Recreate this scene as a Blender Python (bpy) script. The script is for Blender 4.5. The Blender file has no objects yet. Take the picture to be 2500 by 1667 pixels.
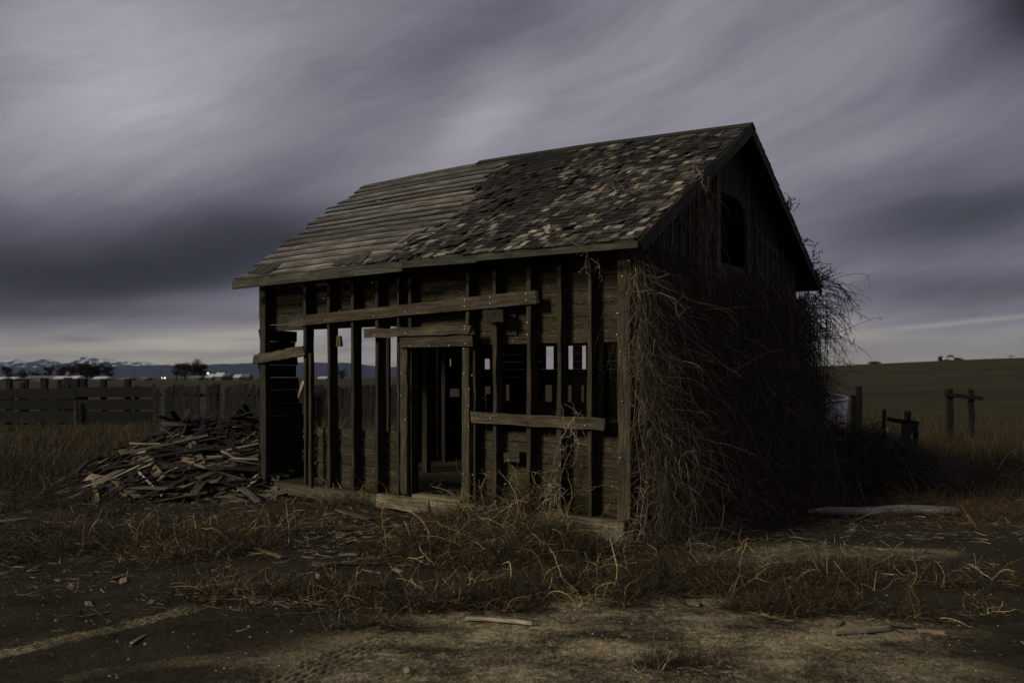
import bpy, math, random
import numpy as np
from mathutils import Vector
random.seed(7); rng = np.random.default_rng(11)
S = bpy.context.scene; COL = S.collection
PI = math.pi

# ------------------------------------------------------------------ camera
F = 2111.0; HZ = 911.0; CAMZ = 1.8          # focal length / horizon of the 2500 px photograph
cam = bpy.data.cameras.new('camera'); co = bpy.data.objects.new('camera', cam); COL.objects.link(co)
co.location = (0, 0, CAMZ); co.rotation_euler = (PI/2, 0, 0)
cam.sensor_width = 36; cam.lens = 36*F/2500; cam.shift_y = (HZ-833.5)/2500
cam.clip_start = 0.05; cam.clip_end = 60000
cam.dof.use_dof = True; cam.dof.focus_distance = 10.8; cam.dof.aperture_fstop = 2.0
S.camera = co
S.view_settings.view_transform = 'Standard'; S.view_settings.look = 'None'
S.view_settings.gamma = 1.0; S.view_settings.exposure = 0.0
try: S.view_settings.use_curve_mapping = False
except Exception: pass

# ------------------------------------------------------------------ sky
W = bpy.data.worlds.new('World'); S.world = W; W.use_nodes = True
class NT:
    def __init__(s, tree): s.t = tree; s.n = tree.nodes; s.l = tree.links
    def new(s, typ, **kw):
        n = s.n.new(typ)
        for k, v in kw.items(): setattr(n, k, v)
        return n
    def put(s, sock, v):
        if isinstance(v, bpy.types.NodeSocket): s.l.new(v, sock)
        elif v is not None: sock.default_value = v
    def m(s, op, a, b=None, c=None, clamp=False):
        n = s.new('ShaderNodeMath', operation=op, use_clamp=clamp)
        s.put(n.inputs[0], a)
        if b is not None: s.put(n.inputs[1], b)
        if c is not None: s.put(n.inputs[2], c)
        return n.outputs[0]
    def mix(s, f, a, b, typ='MIX'):
        n = s.new('ShaderNodeMix', data_type='RGBA', blend_type=typ)
        s.put(n.inputs[0], f)
        for q, v in ((6, a), (7, b)):
            if isinstance(v, (tuple, list)): v = (*v[:3], 1)
            s.put(n.inputs[q], v)
        return n.outputs[2]
    def noise(s, vec, scale, detail=4, rough=.5, dist=0.0):
        n = s.new('ShaderNodeTexNoise'); s.put(n.inputs['Vector'], vec)
        n.inputs['Scale'].default_value = scale; n.inputs['Detail'].default_value = detail
        n.inputs['Roughness'].default_value = rough; n.inputs['Distortion'].default_value = dist
        return n.outputs['Fac']
    def ramp(s, f, stops):
        n = s.new('ShaderNodeValToRGB'); s.put(n.inputs[0], f); e = n.color_ramp.elements
        while len(e) < len(stops): e.new(.5)
        for q, (p, c) in enumerate(stops):
            e[q].position = p; e[q].color = (c, c, c, 1) if isinstance(c, (int, float)) else (*c, 1)
        return n.outputs[0]
    def comb(s, x, y, z):
        n = s.new('ShaderNodeCombineXYZ'); s.put(n.inputs[0], x); s.put(n.inputs[1], y); s.put(n.inputs[2], z)
        return n.outputs[0]
    def mapping(s, vec, scale=(1,1,1), rot=(0,0,0), loc=(0,0,0)):
        n = s.new('ShaderNodeMapping'); s.put(n.inputs[0], vec)
        n.inputs['Scale'].default_value = scale; n.inputs['Rotation'].default_value = rot; n.inputs['Location'].default_value = loc
        return n.outputs[0]

SUN_EL, SUN_AZ = math.radians(27), math.radians(-120)      # azimuth from +Y towards +X: behind the camera, to the left
def build_world():
    t = NT(W.node_tree); t.n.clear()
    out = t.new('ShaderNodeOutputWorld'); bg = t.new('ShaderNodeBackground')
    sky = t.new('ShaderNodeTexSky', sky_type='NISHITA'); sky.sun_disc = False
    sky.sun_elevation = SUN_EL; sky.sun_rotation = SUN_AZ
    geo = t.new('ShaderNodeTexCoord'); sep = t.new('ShaderNodeSeparateXYZ')
    t.l.new(geo.outputs['Generated'], sep.inputs[0])
    X, Y, Z = sep.outputs
    az = t.m('MULTIPLY', t.m('ARCTAN2', X, Y), 57.2958)
    el = t.m('MULTIPLY', t.m('ARCSINE', Z), 57.2958)
    # streaks that run up to the right, warped
    warp = t.noise(t.comb(t.m('MULTIPLY', az, .03), t.m('MULTIPLY', el, .07), 0.0), 1.0, 3, .5)
    wv = t.m('MULTIPLY', t.m('SUBTRACT', warp, .5), 10.0)
    el2 = t.m('ADD', el, wv)
    def streak(ang, sx, sy, seed, det=5, rough=.55):
        c, s_ = math.cos(math.radians(ang)), math.sin(math.radians(ang))
        p = t.m('ADD', t.m('MULTIPLY', az, c*sx), t.m('MULTIPLY', el2, s_*sx))
        q = t.m('ADD', t.m('MULTIPLY', az, -s_*sy), t.m('MULTIPLY', el2, c*sy))
        return t.m('SUBTRACT', t.noise(t.comb(p, q, seed), 1.0, det, rough), .5)
    s1 = streak(24, .022, .11, 3.1); s2 = streak(16, .05, .30, 8.7, 6, .6); s3 = streak(4, .05, .9, 5.2, 6, .6); s4 = streak(21, .16, .85, 1.7, 7, .66); s5 = streak(26, .07, .22, 12.3, 4, .5)
    # broad light and dark masses: (az, el, half width, half height, tilt, amount)
    blobs = [(-24.5,16,8.5,4.3,8,.155),(-17,20.5,9,3.2,14,.035),(-27,20,6,2.6,5,.03),
             (-26,6.7,17,2.9,5,-.150),(-27,6.0,10,1.3,3,-.030),(-12,8.4,8,2.0,9,-.075),(-25,9.4,13,2.2,4,-.085),
             (-25,3.7,14,.7,0,-.040),(-20,1.5,14,1.25,1,.085),(-15,2.6,6,.45,3,.060),(-26.5,2.0,1.6,.18,0,-.07),(-17,2.15,.9,.12,0,-.06),(-20,1.25,3.6,.22,0,-.06),(-12,1.5,4,.2,2,-.05),
             (-1.5,16.8,4.5,2.0,45,.10),(-13.5,13,5,1.7,12,-.050),(9,19.5,7,2.6,30,.045),(16,17,7,2.0,22,.020),
             (-1,22.5,7,1.8,24,-.040),(-9,17.5,7,1.6,12,-.022),(-7,12.5,6,1.4,20,.010),
             (32.5,21.0,6.5,4.4,-30,-.24),(28,9.4,11,3.1,9,-.150),(30,4.5,9,1.5,4,-.115),(25,14.2,7,1.0,14,.022),(29,17.5,7,1.6,16,-.045),
             (24,4.1,11,.5,3,.014),(19,2.2,5,1.0,2,.065),(27.5,2.95,5,.16,5,.085),(19,4.75,2.6,.14,1,.050),
             (-33,21.5,5.5,2.4,25,-.20),(-33,15,3.5,7,0,-.05)]
    tot = None
    for (a, e, wa, we, tl, am) in blobs:
        c, s_ = math.cos(math.radians(tl)), math.sin(math.radians(tl))
        da = t.m('SUBTRACT', az, a)
        de = t.m('ADD', t.m('SUBTRACT', el, e), t.m('MULTIPLY', t.m('SUBTRACT', warp, .5), min(10, we*3.2)))
        p = t.m('DIVIDE', t.m('ADD', t.m('MULTIPLY', da, c), t.m('MULTIPLY', de, s_)), wa)
        q = t.m('DIVIDE', t.m('SUBTRACT', t.m('MULTIPLY', de, c), t.m('MULTIPLY', da, s_)), we)
        g = t.m('MULTIPLY', t.m('POWER', 2.71828, t.m('MULTIPLY', t.m('ADD', t.m('MULTIPLY', p, p), t.m('MULTIPLY', q, q)), -1.0)), am)
        tot = g if tot is None else t.m('ADD', tot, g)
    # the edge where the thin deck on the right slides under the thicker one
    ea = math.radians(31); ed = t.m('SUBTRACT', t.m('MULTIPLY', t.m('SUBTRACT', az, 1.0), math.sin(ea)), t.m('MULTIPLY', t.m('ADD', t.m('SUBTRACT', el, 18.3), t.m('MULTIPLY', s2, 3.0)), math.cos(ea)))
    es = t.m('DIVIDE', 1.0, t.m('ADD', 1.0, t.m('POWER', 2.71828, t.m('MULTIPLY', ed, -2.2))))
    ra = t.m('DIVIDE', t.m('SUBTRACT', az, 3.0), 9.0); re_ = t.m('DIVIDE', t.m('SUBTRACT', el, 19.0), 4.5)
    eg = t.m('POWER', 2.71828, t.m('MULTIPLY', t.m('ADD', t.m('MULTIPLY', ra, ra), t.m('MULTIPLY', re_, re_)), -1.0))
    tot = t.m('ADD', tot, t.m('MULTIPLY', t.m('MULTIPLY', t.m('SUBTRACT', es, .5), eg), .085))
    lum = t.m('ADD', .212, tot)
    low = t.m('DIVIDE', 1.0, t.m('ADD', 1.0, t.m('POWER', t.m('DIVIDE', t.m('ABSOLUTE', el), 6.0), 3.0)))
    lum = t.m('MULTIPLY', lum, t.m('ADD', 1.0, t.m('ADD', t.m('ADD', t.m('MULTIPLY', s1, .70), t.m('ADD', t.m('MULTIPLY', s4, .42), t.m('MULTIPLY', s5, .28))), t.m('ADD', t.m('MULTIPLY', s2, .55), t.m('MULTIPLY', t.m('MULTIPLY', s3, low), .95)))))
    # high overhead the deck stays even and a little brighter, it is what lights the ground
    up = t.m('MULTIPLY', t.m('SUBTRACT', el, 30.0), 1/25, clamp=True)
    lum = t.m('ADD', t.m('MULTIPLY', lum, t.m('SUBTRACT', 1.0, up)), t.m('MULTIPLY', .115, up))
    lum = t.m('SMOOTH_MAX', lum, .022, .05)
    # bright cloud is a warm grey, dark cloud a cold violet grey
    tc = t.m('MULTIPLY', t.m('SUBTRACT', lum, .06), 1/.24, clamp=True)
    warm = t.m('MULTIPLY', t.m('SUBTRACT', 5.0, el), 1/4.0, clamp=True)
    tint = t.mix(tc, (.90,.92,1.22), (1.035,.972,1.10))
    tint = t.mix(t.m('MULTIPLY', warm, tc), tint, (1.07,1.0,.84))
    cl = t.mix(1.0, tint, t.comb(lum, lum, lum), 'MULTIPLY')
    # behind the cloud deck: physical sky, nearly covered
    clx = t.mix(1.0, cl, (10, 10, 10), 'MULTIPLY')
    fin = t.mix(.985, sky.outputs[0], clx)
    t.l.new(fin, bg.inputs[0]); bg.inputs[1].default_value = .1
    t.l.new(bg.outputs[0], out.inputs[0])
build_world()
sd = bpy.data.lights.new('sun', 'SUN'); sd.energy = 2.4; sd.angle = math.radians(12); sd.color = (1, .90, .70)
so = bpy.data.objects.new('sun', sd); COL.objects.link(so)
sv = Vector((math.sin(SUN_AZ)*math.cos(SUN_EL), math.cos(SUN_AZ)*math.cos(SUN_EL), math.sin(SUN_EL)))
so.rotation_euler = sv.to_track_quat('Z', 'Y').to_euler(); so.location = (-10, -10, 20)

# ------------------------------------------------------------------ building frame and pixel helpers
OX, OY = 1.247, 9.3; CU, SU = .8137, .5812           # corner of the shed; its front runs left-away
ANG = -math.atan2(SU, CU)
def w2l(p): x, y = p[0]-OX, p[1]-OY; return (x*CU - y*SU, x*SU + y*CU, p[2])
def l2w(p): return (OX + p[0]*CU + p[1]*SU, OY - p[0]*SU + p[1]*CU, p[2])
def hit(px, py, n, d):                               # where the photo's ray meets a plane n.p = d of the shed frame
    o = Vector(w2l((0, 0, CAMZ))); e = Vector(w2l(((px-1250)/F, 1, CAMZ+(HZ-py)/F)))-o
    n = Vector(n); k = (d - n.dot(o))/n.dot(e); return o + e*k
def fr(px, py, y=0.0): return hit(px, py, (0, 1, 0), y)
def gb(px, py, x=0.0): return hit(px, py, (1, 0, 0), x)
TS = 2.0/3.22
def rf(px, py): return hit(px, py, (0, -TS, 1), 3.15+.35*TS)
def gr(px, py, z=0.0):
    Y = F*(CAMZ-z)/(py-HZ); return Vector(((px-1250)/F*Y, Y, z))
def at(px, py, Y): return Vector(((px-1250)/F*Y, Y, CAMZ+(HZ-py)/F*Y))

# ------------------------------------------------------------------ terrain height
def sstep(a, b, x): t = np.clip((x-a)/(b-a), 0, 1); return t*t*(3-2*t)
def vnoise(x, y, seed=0):
    xi, yi = np.floor(x).astype(np.int64), np.floor(y).astype(np.int64); xf, yf = x-xi, y-yi
    def h(a, b): n = (a*374761393 + b*668265263 + seed*1442695041) & 0x7fffffff; n = ((n ^ (n >> 13))*1274126177) & 0x7fffffff; return (n & 0xffff)/65535.
    u, v = xf*xf*(3-2*xf), yf*yf*(3-2*yf)
    return (h(xi, yi)*(1-u)+h(xi+1, yi)*u)*(1-v) + (h(xi, yi+1)*(1-u)+h(xi+1, yi+1)*u)*v
def fbm(x, y, o=4, seed=0):
    s = 0; a = .5
    for k in range(o): s = s + a*(vnoise(x*2**k, y*2**k, seed+k)-.5); a *= .5
    return s
TRK = [([(-3.75,5.15),(-3.31,5.60),(-3.02,5.86),(-2.86,6.05),(-2.66,6.38),(-2.4,6.75)], .115, 1.0),
       ([(-1.62,4.55),(-1.36,5.03),(-1.12,5.42),(-.95,5.74),(-.72,6.0)], .15, 1.0),
       ([(-2.6,5.15),(-1.9,5.45),(-1.2,5.85),(-.4,6.15)], .10, .22),
       ([(-.8,5.0),(-.3,5.5),(.3,5.95)], .12, .35)]
def track(x, y):
    inside = np.zeros_like(x); groove = np.zeros_like(x)
    for pts, hw, am in TRK:
        bd = np.full(x.shape, 9.); bs = np.zeros_like(x); bl = np.zeros_like(x); s0 = 0
        for (x0, y0), (x1, y1) in zip(pts[:-1], pts[1:]):
            L = math.hypot(x1-x0, y1-y0); dx, dy = (x1-x0)/L, (y1-y0)/L
            s = np.clip((x-x0)*dx+(y-y0)*dy, 0, L); ex, ey = x-x0-dx*s, y-y0-dy*s; d = np.hypot(ex, ey)
            l = ex*-dy + ey*dx; k = d < bd
            bd = np.where(k, d, bd); bs = np.where(k, s+s0, bs); bl = np.where(k, l, bl); s0 += L
        nn = vnoise(bs*9, bl*30, 5)
        ins = (1-sstep(hw*.8, hw*1.12, bd+.02*(nn-.5)))*sstep(0, .4, s0-bs+.01)*am*(.75+.5*(vnoise(bs*4, bl*8, 9)-.5))
        zig = np.abs(((bs*11) % 1)-.5)*2
        g = np.cos(2*PI*(bl*17+zig*.40)); g = sstep(-.1, .5, g)
        inside = np.maximum(inside, ins); groove = np.maximum(groove, g*ins)
    return inside, groove
def gh(x, y, fine=False):
    x = np.asarray(x, float); y = np.asarray(y, float); d = np.hypot(x, y)
    r = x/np.maximum(y, 1e-3); r = np.where(y > 0, r, 9)
    z = -.0045*np.maximum(d-60, 0)*sstep(60, 500, d)
    hill = sstep(.05, .36, r)*(1-sstep(1.8, 3.5, r))
    crest = 2.0+1.9*sstep(.3, .62, r)+1.6
    z = z*(1-hill) + hill*(crest*sstep(30, 250, d) - (d-250)*.02*(d > 250))
    z = z + .10*fbm(x*.35, y*.35, 3, 3)*sstep(14, 30, d)
    z = z + .05*fbm(x*.5+7, y*.5, 2, 13)
    if fine:
        k = (1-sstep(14, 24, d))
        z = z + k*(.055*fbm(x*1.7, y*1.7, 4, 21)+.018*fbm(x*9, y*9, 3, 31))
        t, g = track(x, y); z = z - .014*t - .020*g
    return z
def zg(x, y): return float(gh(np.array([x]), np.array([y]))[0])

# ------------------------------------------------------------------ object helpers
def tag(o, label=None, cat=None, group=None, kind=None):
    if label: o['label'] = label
    if cat: o['category'] = cat
    if group: o['group'] = group
    if kind: o['kind'] = kind
    return o
def empty(name, loc, rz=0): o = bpy.data.objects.new(name, None); COL.objects.link(o); o.location = loc; o.rotation_euler = (0, 0, rz); return o
def mesh_np(name, V, Fq, mat, parent=None, tint=None, uv=None, smooth=False, ngon=None, loc=None):
    V = np.asarray(V, np.float32).reshape(-1, 3); Fq = np.asarray(Fq, np.int32); k = Fq.shape[1]
    if loc is not None: V = V-np.asarray(loc, np.float32)
    me = bpy.data.meshes.new(name); me.vertices.add(len(V)); me.vertices.foreach_set('co', V.ravel())
    me.loops.add(Fq.size); me.loops.foreach_set('vertex_index', Fq.ravel())
    me.polygons.add(len(Fq)); me.polygons.foreach_set('loop_start', np.arange(0, Fq.size, k, dtype=np.int32))
    me.polygons.foreach_set('loop_total', np.full(len(Fq), k, np.int32))
    me.polygons.foreach_set('use_smooth', np.full(len(Fq), smooth))
    if tint is not None:
        a = me.attributes.new('tint', 'FLOAT_COLOR', 'POINT'); c = np.ones((len(V), 4), np.float32); c[:, :3] = tint; a.data.foreach_set('color', c.ravel())
    if uv is not None:
        l = me.uv_layers.new(name='UVMap'); l.data.foreach_set('uv', np.asarray(uv, np.float32)[Fq.ravel()].ravel())
    me.update(calc_edges=True); me.materials.append(mat)
    o = bpy.data.objects.new(name, me); COL.objects.link(o)
    if parent: o.parent = parent
    if loc is not None: o.location = tuple(float(q) for q in loc)
    return o
class MB:                                             # collects warped boards; UV runs along the grain in metres
    def __init__(s): s.V = []; s.F = []; s.T = []; s.U = []; s.n = 0
    def board(s, p0, p1, wv, tv, n=2, jit=0., rag=0., tint=None, taper=(1, 1), warp=0., sag=0.):
        p0, p1, wv, tv = (np.array(q, float) for q in (p0, p1, wv, tv)); L = np.linalg.norm(p1-p0)
        wl = np.linalg.norm(wv); tl = np.linalg.norm(tv)
        if tint is None: tint = random.uniform(.75, 1.2)
        if isinstance(tint, (int, float)): tint = (tint, tint, tint)
        off = (random.uniform(0, 50), random.uniform(0, 50)); wph = random.uniform(0, 6)
        e = (p1-p0)/max(L, 1e-6)
        for i in range(n+1):
            f = i/n; c = p0 + (p1-p0)*f
            c = c + tv/tl*(warp*math.sin(wph+f*PI*1.5)) + wv/wl*(sag*math.sin(f*PI))
            sc = taper[0]*(1-f)+taper[1]*f
            for (a, b) in ((-.5, -.5), (.5, -.5), (.5, .5), (-.5, .5)):
                q = c + wv*a*sc + tv*b
                q = q + wv/wl*random.uniform(-jit, jit) + tv/tl*random.uniform(-jit, jit)*.5
                if i in (0, n) and rag: q = q + e*random.uniform(-rag, rag)
                s.V.append(q); s.T.append(tint)
            vv = off[1]; ul = off[0]+f*L
            s.U += [(ul, vv), (ul, vv+wl), (ul, vv+wl+tl), (ul, vv+2*wl+tl)]
        for i in range(n):
            b = s.n+i*4
            for k in range(4): k2 = (k+1) % 4; s.F.append((b+k, b+k2, b+4+k2, b+4+k))
        b = s.n; s.F.append((b+3, b+2, b+1, b)); b += n*4; s.F.append((b, b+1, b+2, b+3))
        s.n += 4*(n+1)
    def box(s, c, size, **k):
        c = np.array(c, float); h = np.array((size[0]/2, 0, 0)); s.board(c-h, c+h, (0, size[1], 0), (0, 0, size[2]), **k)
    def hexa(s, P, tint=1.0):                         # 8 free corners
        s.V += [np.array(p, float) for p in P]
        s.T += [(tint,)*3 if isinstance(tint, (int, float)) else tint]*8
        ox = random.uniform(0, 50); s.U += [(ox+float(p[0])+float(p[2]), ox+float(p[1])) for p in P]; b = s.n
        for f in ((0,3,2,1),(4,5,6,7),(0,1,5,4),(1,2,6,5),(2,3,7,6),(3,0,4,7)): s.F.append(tuple(b+q for q in f))
        s.n += 8
    def build(s, name, mat, parent=None, loc=None):
        return mesh_np(name, np.array(s.V), np.array(s.F), mat, parent, np.array(s.T), np.array(s.U), loc=loc)
def tubes(P, R, sides=3):                             # P (S,n,3) polylines, R (S,n) radii
    Sn, n, _ = P.shape
    T = np.gradient(P, axis=1); T /= np.linalg.norm(T, axis=2, keepdims=True)+1e-9
    ref = rng.normal(size=(Sn, 1, 3)); A = np.cross(T, ref); A /= np.linalg.norm(A, axis=2, keepdims=True)+1e-9
    B = np.cross(T, A); ang = np.arange(sides)*2*PI/sides
    V = P[:, :, None, :] + R[:, :, None, None]*(A[:, :, None, :]*np.cos(ang)[None, None, :, None] + B[:, :, None, :]*np.sin(ang)[None, None, :, None])
    idx = np.arange(Sn*n*sides).reshape(Sn, n, sides)
    a = idx[:, :-1, :]; b = np.roll(a, -1, 2); c = idx[:, 1:, :]; d = np.roll(c, -1, 2)
    return V.reshape(-1, 3), np.stack([a, b, d, c], -1).reshape(-1, 4)
def strands(start, dr, length, n, wob=.3, curl=.3, grav=.1, floor=None):
    Sn = len(start); P = [start]; d = dr/np.linalg.norm(dr, axis=1, keepdims=True); c = rng.normal(size=(Sn, 3))
    L = (np.asarray(length)/n)[:, None] if np.ndim(length) else length/n
    for i in range(n-1):
        c = .75*c + .5*rng.normal(size=(Sn, 3))
        d = d + curl*.35*c + wob*.3*rng.normal(size=(Sn, 3)) + np.array([0, 0, -grav])
        d /= np.linalg.norm(d, axis=1, keepdims=True); q = P[-1]+d*L
        if floor is not None:
            g = floor(q); k = q[:, 2] < g; q[k, 2] = g[k]+.004; d[k, 2] = np.abs(d[k, 2])*.3
        P.append(q)
    return np.stack(P, 1)
class TW:                                             # collects tubes into one mesh
    def __init__(s): s.V = []; s.F = []; s.T = []; s.n = 0
    def add(s, P, r0, r1, tint, sides=3):
        Sn, n, _ = P.shape; r0 = np.broadcast_to(np.asarray(r0, float), (Sn,)); r1 = np.broadcast_to(np.asarray(r1, float), (Sn,))
        f = np.linspace(0, 1, n)[None, :]; R = r0[:, None]*(1-f)+r1[:, None]*f
        V, Fq = tubes(P, R, sides); s.V.append(V); s.F.append(Fq+s.n); s.n += len(V)
        tint = np.asarray(tint, float)
        if tint.ndim == 1: tint = np.broadcast_to(tint, (Sn, 3))
        s.T.append(np.repeat(tint, n*sides, axis=0))
    def build(s, name, mat, parent=None, loc=None):
        return mesh_np(name, np.concatenate(s.V), np.concatenate(s.F), mat, parent, np.concatenate(s.T), loc=loc)
def pick(cols, wts, n, var=.25):
    c = np.array(cols)[rng.choice(len(cols), n, p=np.array(wts)/sum(wts))]
    return c*(1+var*rng.uniform(-1, 1, (n, 1)))

# ------------------------------------------------------------------ materials
def mat(name, rough=.85, spec=.25):
    m = bpy.data.materials.new(name); m.use_nodes = True; t = NT(m.node_tree); b = t.n['Principled BSDF']
    b.inputs['Roughness'].default_value = rough; b.inputs['Specular IOR Level'].default_value = spec
    return m, t, b
def wood_mat(name, dark, light, sc=1.0, rust=0.0, bump=.5, spec=.25, rough=.8, lichen=0.0):
    m, t, b = mat(name, rough, spec)
    uv = t.new('ShaderNodeUVMap').outputs[0]
    at_ = t.new('ShaderNodeAttribute', attribute_name='tint').outputs['Color']
    g1 = t.noise(t.mapping(uv, (1.6*sc, 42*sc, 1)), 1, 5, .65, .3)
    g2 = t.noise(t.mapping(uv, (5*sc, 150*sc, 1)), 1, 3, .6)
    bl = t.noise(t.mapping(uv, (2.2, 6, 1)), 1, 4, .6)
    g3 = t.noise(t.mapping(uv, (3.5*sc, 85*sc, 1), loc=(4, 7, 0)), 1, 4, .7)
    f = t.ramp(t.m('ADD', t.m('MULTIPLY', g1, .42), t.m('ADD', t.m('MULTIPLY', bl, .33), t.m('MULTIPLY', g3, .25))), [(.40, 0.), (.52, .25), (.60, .62), (.68, 1.)])
    c = t.mix(f, dark, light)
    crack = t.ramp(g2, [(.33, .28), (.45, 1.)]); c = t.mix(1., c, crack, 'MULTIPLY')
    knot = t.new('ShaderNodeTexVoronoi'); t.put(knot.inputs['Vector'], t.mapping(uv, (1.7, 7, 1))); kd = t.ramp(knot.outputs['Distance'], [(.05, .35), (.12, 1.)])
    c = t.mix(1., c, kd, 'MULTIPLY')
    if rust:
        rn = t.ramp(t.noise(t.mapping(uv, (3, 11, 1), loc=(3, 9, 0)), 1, 5, .7), [(.5, 0.), (.66, rust)])
        c = t.mix(rn, c, (.12, .048, .018))
    if lichen:
        ln = t.ramp(t.noise(t.mapping(uv, (14, 40, 1), loc=(13, 2, 0)), 1, 6, .75), [(.58, 0.), (.66, lichen)])
        c = t.mix(ln, c, (.36, .32, .14))
    c = t.mix(1., c, at_, 'MULTIPLY'); t.l.new(c, b.inputs['Base Color'])
    bp = t.new('ShaderNodeBump'); bp.inputs['Strength'].default_value = bump; bp.inputs['Distance'].default_value = .006
    t.put(bp.inputs['Height'], t.m('ADD', g1, t.m('MULTIPLY', g2, .7))); t.l.new(bp.outputs[0], b.inputs['Normal'])
    return m
M_STUD = wood_mat('weathered_stud_wood', (.008, .0072, .004), (.105, .090, .056), rust=.22)
M_SIDE = wood_mat('brown_siding_wood', (.009, .0075, .0035), (.098, .080, .038), rust=.12, lichen=.5)
M_SILL = wood_mat('pale_sill_timber', (.05, .04, .025), (.58, .48, .32), rust=.1)
M_ROOFB = wood_mat('grey_roof_boards', (.034, .032, .025), (.50, .46, .40), bump=1.)
M_SHING = wood_mat('cedar_shingles', (.22, .22, .205), (1.25, 1.25, 1.22), sc=1.8, bump=1.)
M_TRIM = wood_mat('trim_board', (.012, .012, .008), (.135, .130, .092))
M_NEWB = wood_mat('nailed_board', (.012, .010, .005), (.155, .132, .080), rust=.2)
M_SCRAP = wood_mat('scrap_wood', (.18, .175, .15), (1.5, 1.45, 1.3), sc=1.5)
M_DARKW = wood_mat('dark_fence_wood', (.004, .0038, .0026), (.017, .016, .012))
M_GREYW = wood_mat('grey_fence_wood', (.006, .006, .005), (.045, .044, .039))
def twig_mat(name, rough=.75, spec=.3):
    m, t, b = mat(name, rough, spec)
    at_ = t.new('ShaderNodeAttribute', attribute_name='tint').outputs['Color']
    tc = t.new('ShaderNodeTexCoord').outputs['Object']
    c = t.mix(1., at_, t.ramp(t.noise(tc, 30, 3, .6), [(.3, .55), (.7, 1.35)]), 'MULTIPLY'); t.l.new(c, b.inputs['Base Color'])
    return m
M_TWIG = twig_mat('dead_twigs')
def flat_mat(name, col, rough=.7, metal=0., var=.3, scale=6, spec=.3):
    m, t, b = mat(name, rough, spec); b.inputs['Metallic'].default_value = metal
    tc = t.new('ShaderNodeTexCoord').outputs['Object']
    n = t.noise(tc, scale, 5, .65); c = t.mix(1., col, t.ramp(n, [(.3, 1-var), (.7, 1+var)]), 'MULTIPLY'); t.l.new(c, b.inputs['Base Color'])
    return m
def ground_mat():
    m, t, b = mat('bare_dirt', .95, .15)
    P = t.new('ShaderNodeNewGeometry').outputs['Position']
    a = t.new('ShaderNodeAttribute', attribute_name='tint')
    sp = t.new('ShaderNodeSeparateColor'); t.l.new(a.outputs['Color'], sp.inputs[0])
    pale, groove = sp.outputs[0], sp.outputs[2]; far = t.m('MAXIMUM', sp.outputs[1], 0.0); trk = t.m('MAXIMUM', t.m('MULTIPLY', sp.outputs[1], -1.0), 0.0)
    n1 = t.noise(t.mapping(P, (1, 1.6, 1)), 1.3, 6, .6, .4); n2 = t.noise(P, 16, 5, .7); n3 = t.noise(P, 130, 3, .7); n4 = t.noise(P, 45, 3, .6)
    v = t.m('ADD', t.m('MULTIPLY', n1, .45), t.m('ADD', t.m('MULTIPLY', n2, .33), t.m('MULTIPLY', n3, .22)))
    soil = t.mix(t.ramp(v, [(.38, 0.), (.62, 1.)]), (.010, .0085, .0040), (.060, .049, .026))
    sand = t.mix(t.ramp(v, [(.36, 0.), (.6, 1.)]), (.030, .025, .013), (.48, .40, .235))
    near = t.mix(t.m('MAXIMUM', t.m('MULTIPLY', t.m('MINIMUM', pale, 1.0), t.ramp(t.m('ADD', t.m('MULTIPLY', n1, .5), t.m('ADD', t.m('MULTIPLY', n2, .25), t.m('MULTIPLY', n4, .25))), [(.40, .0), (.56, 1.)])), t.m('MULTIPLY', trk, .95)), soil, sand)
    grit = t.ramp(n3, [(.60, 0.), (.68, .7)]); near = t.mix(t.m('MULTIPLY', grit, pale), near, (.45, .40, .30))
    near = t.mix(1., near, t.ramp(t.m('ADD', t.m('MULTIPLY', n3, .6), t.m('MULTIPLY', n4, .4)), [(.36, .35), (.50, .85), (.64, 1.5)]), 'MULTIPLY')
    near = t.mix(t.m('MULTIPLY', groove, 1.0), near, (.010, .008, .0045))
    f1 = t.noise(t.mapping(P, (.03, .15, 1)), 1, 5, .6); f2 = t.noise(t.mapping(P, (.6, 1.2, 1)), 1, 5, .7)
    field = t.mix(t.ramp(f1, [(.35, 0.), (.65, 1.)]), (.023, .0205, .007), (.042, .036, .012))
    field = t.mix(1., field, t.ramp(f2, [(.3, .75), (.7, 1.2)]), 'MULTIPLY')
    c = t.mix(far, near, field); t.l.new(c, b.inputs['Base Color'])
    bp = t.new('ShaderNodeBump'); bp.inputs['Strength'].default_value = 1.; bp.inputs['Distance'].default_value = .035
    t.put(bp.inputs['Height'], t.m('ADD', t.m('ADD', n2, t.m('MULTIPLY', n4, .5)), t.m('MULTIPLY', n3, .35))); t.l.new(bp.outputs[0], b.inputs['Normal'])
    return m
M_GROUND = ground_mat()

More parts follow.
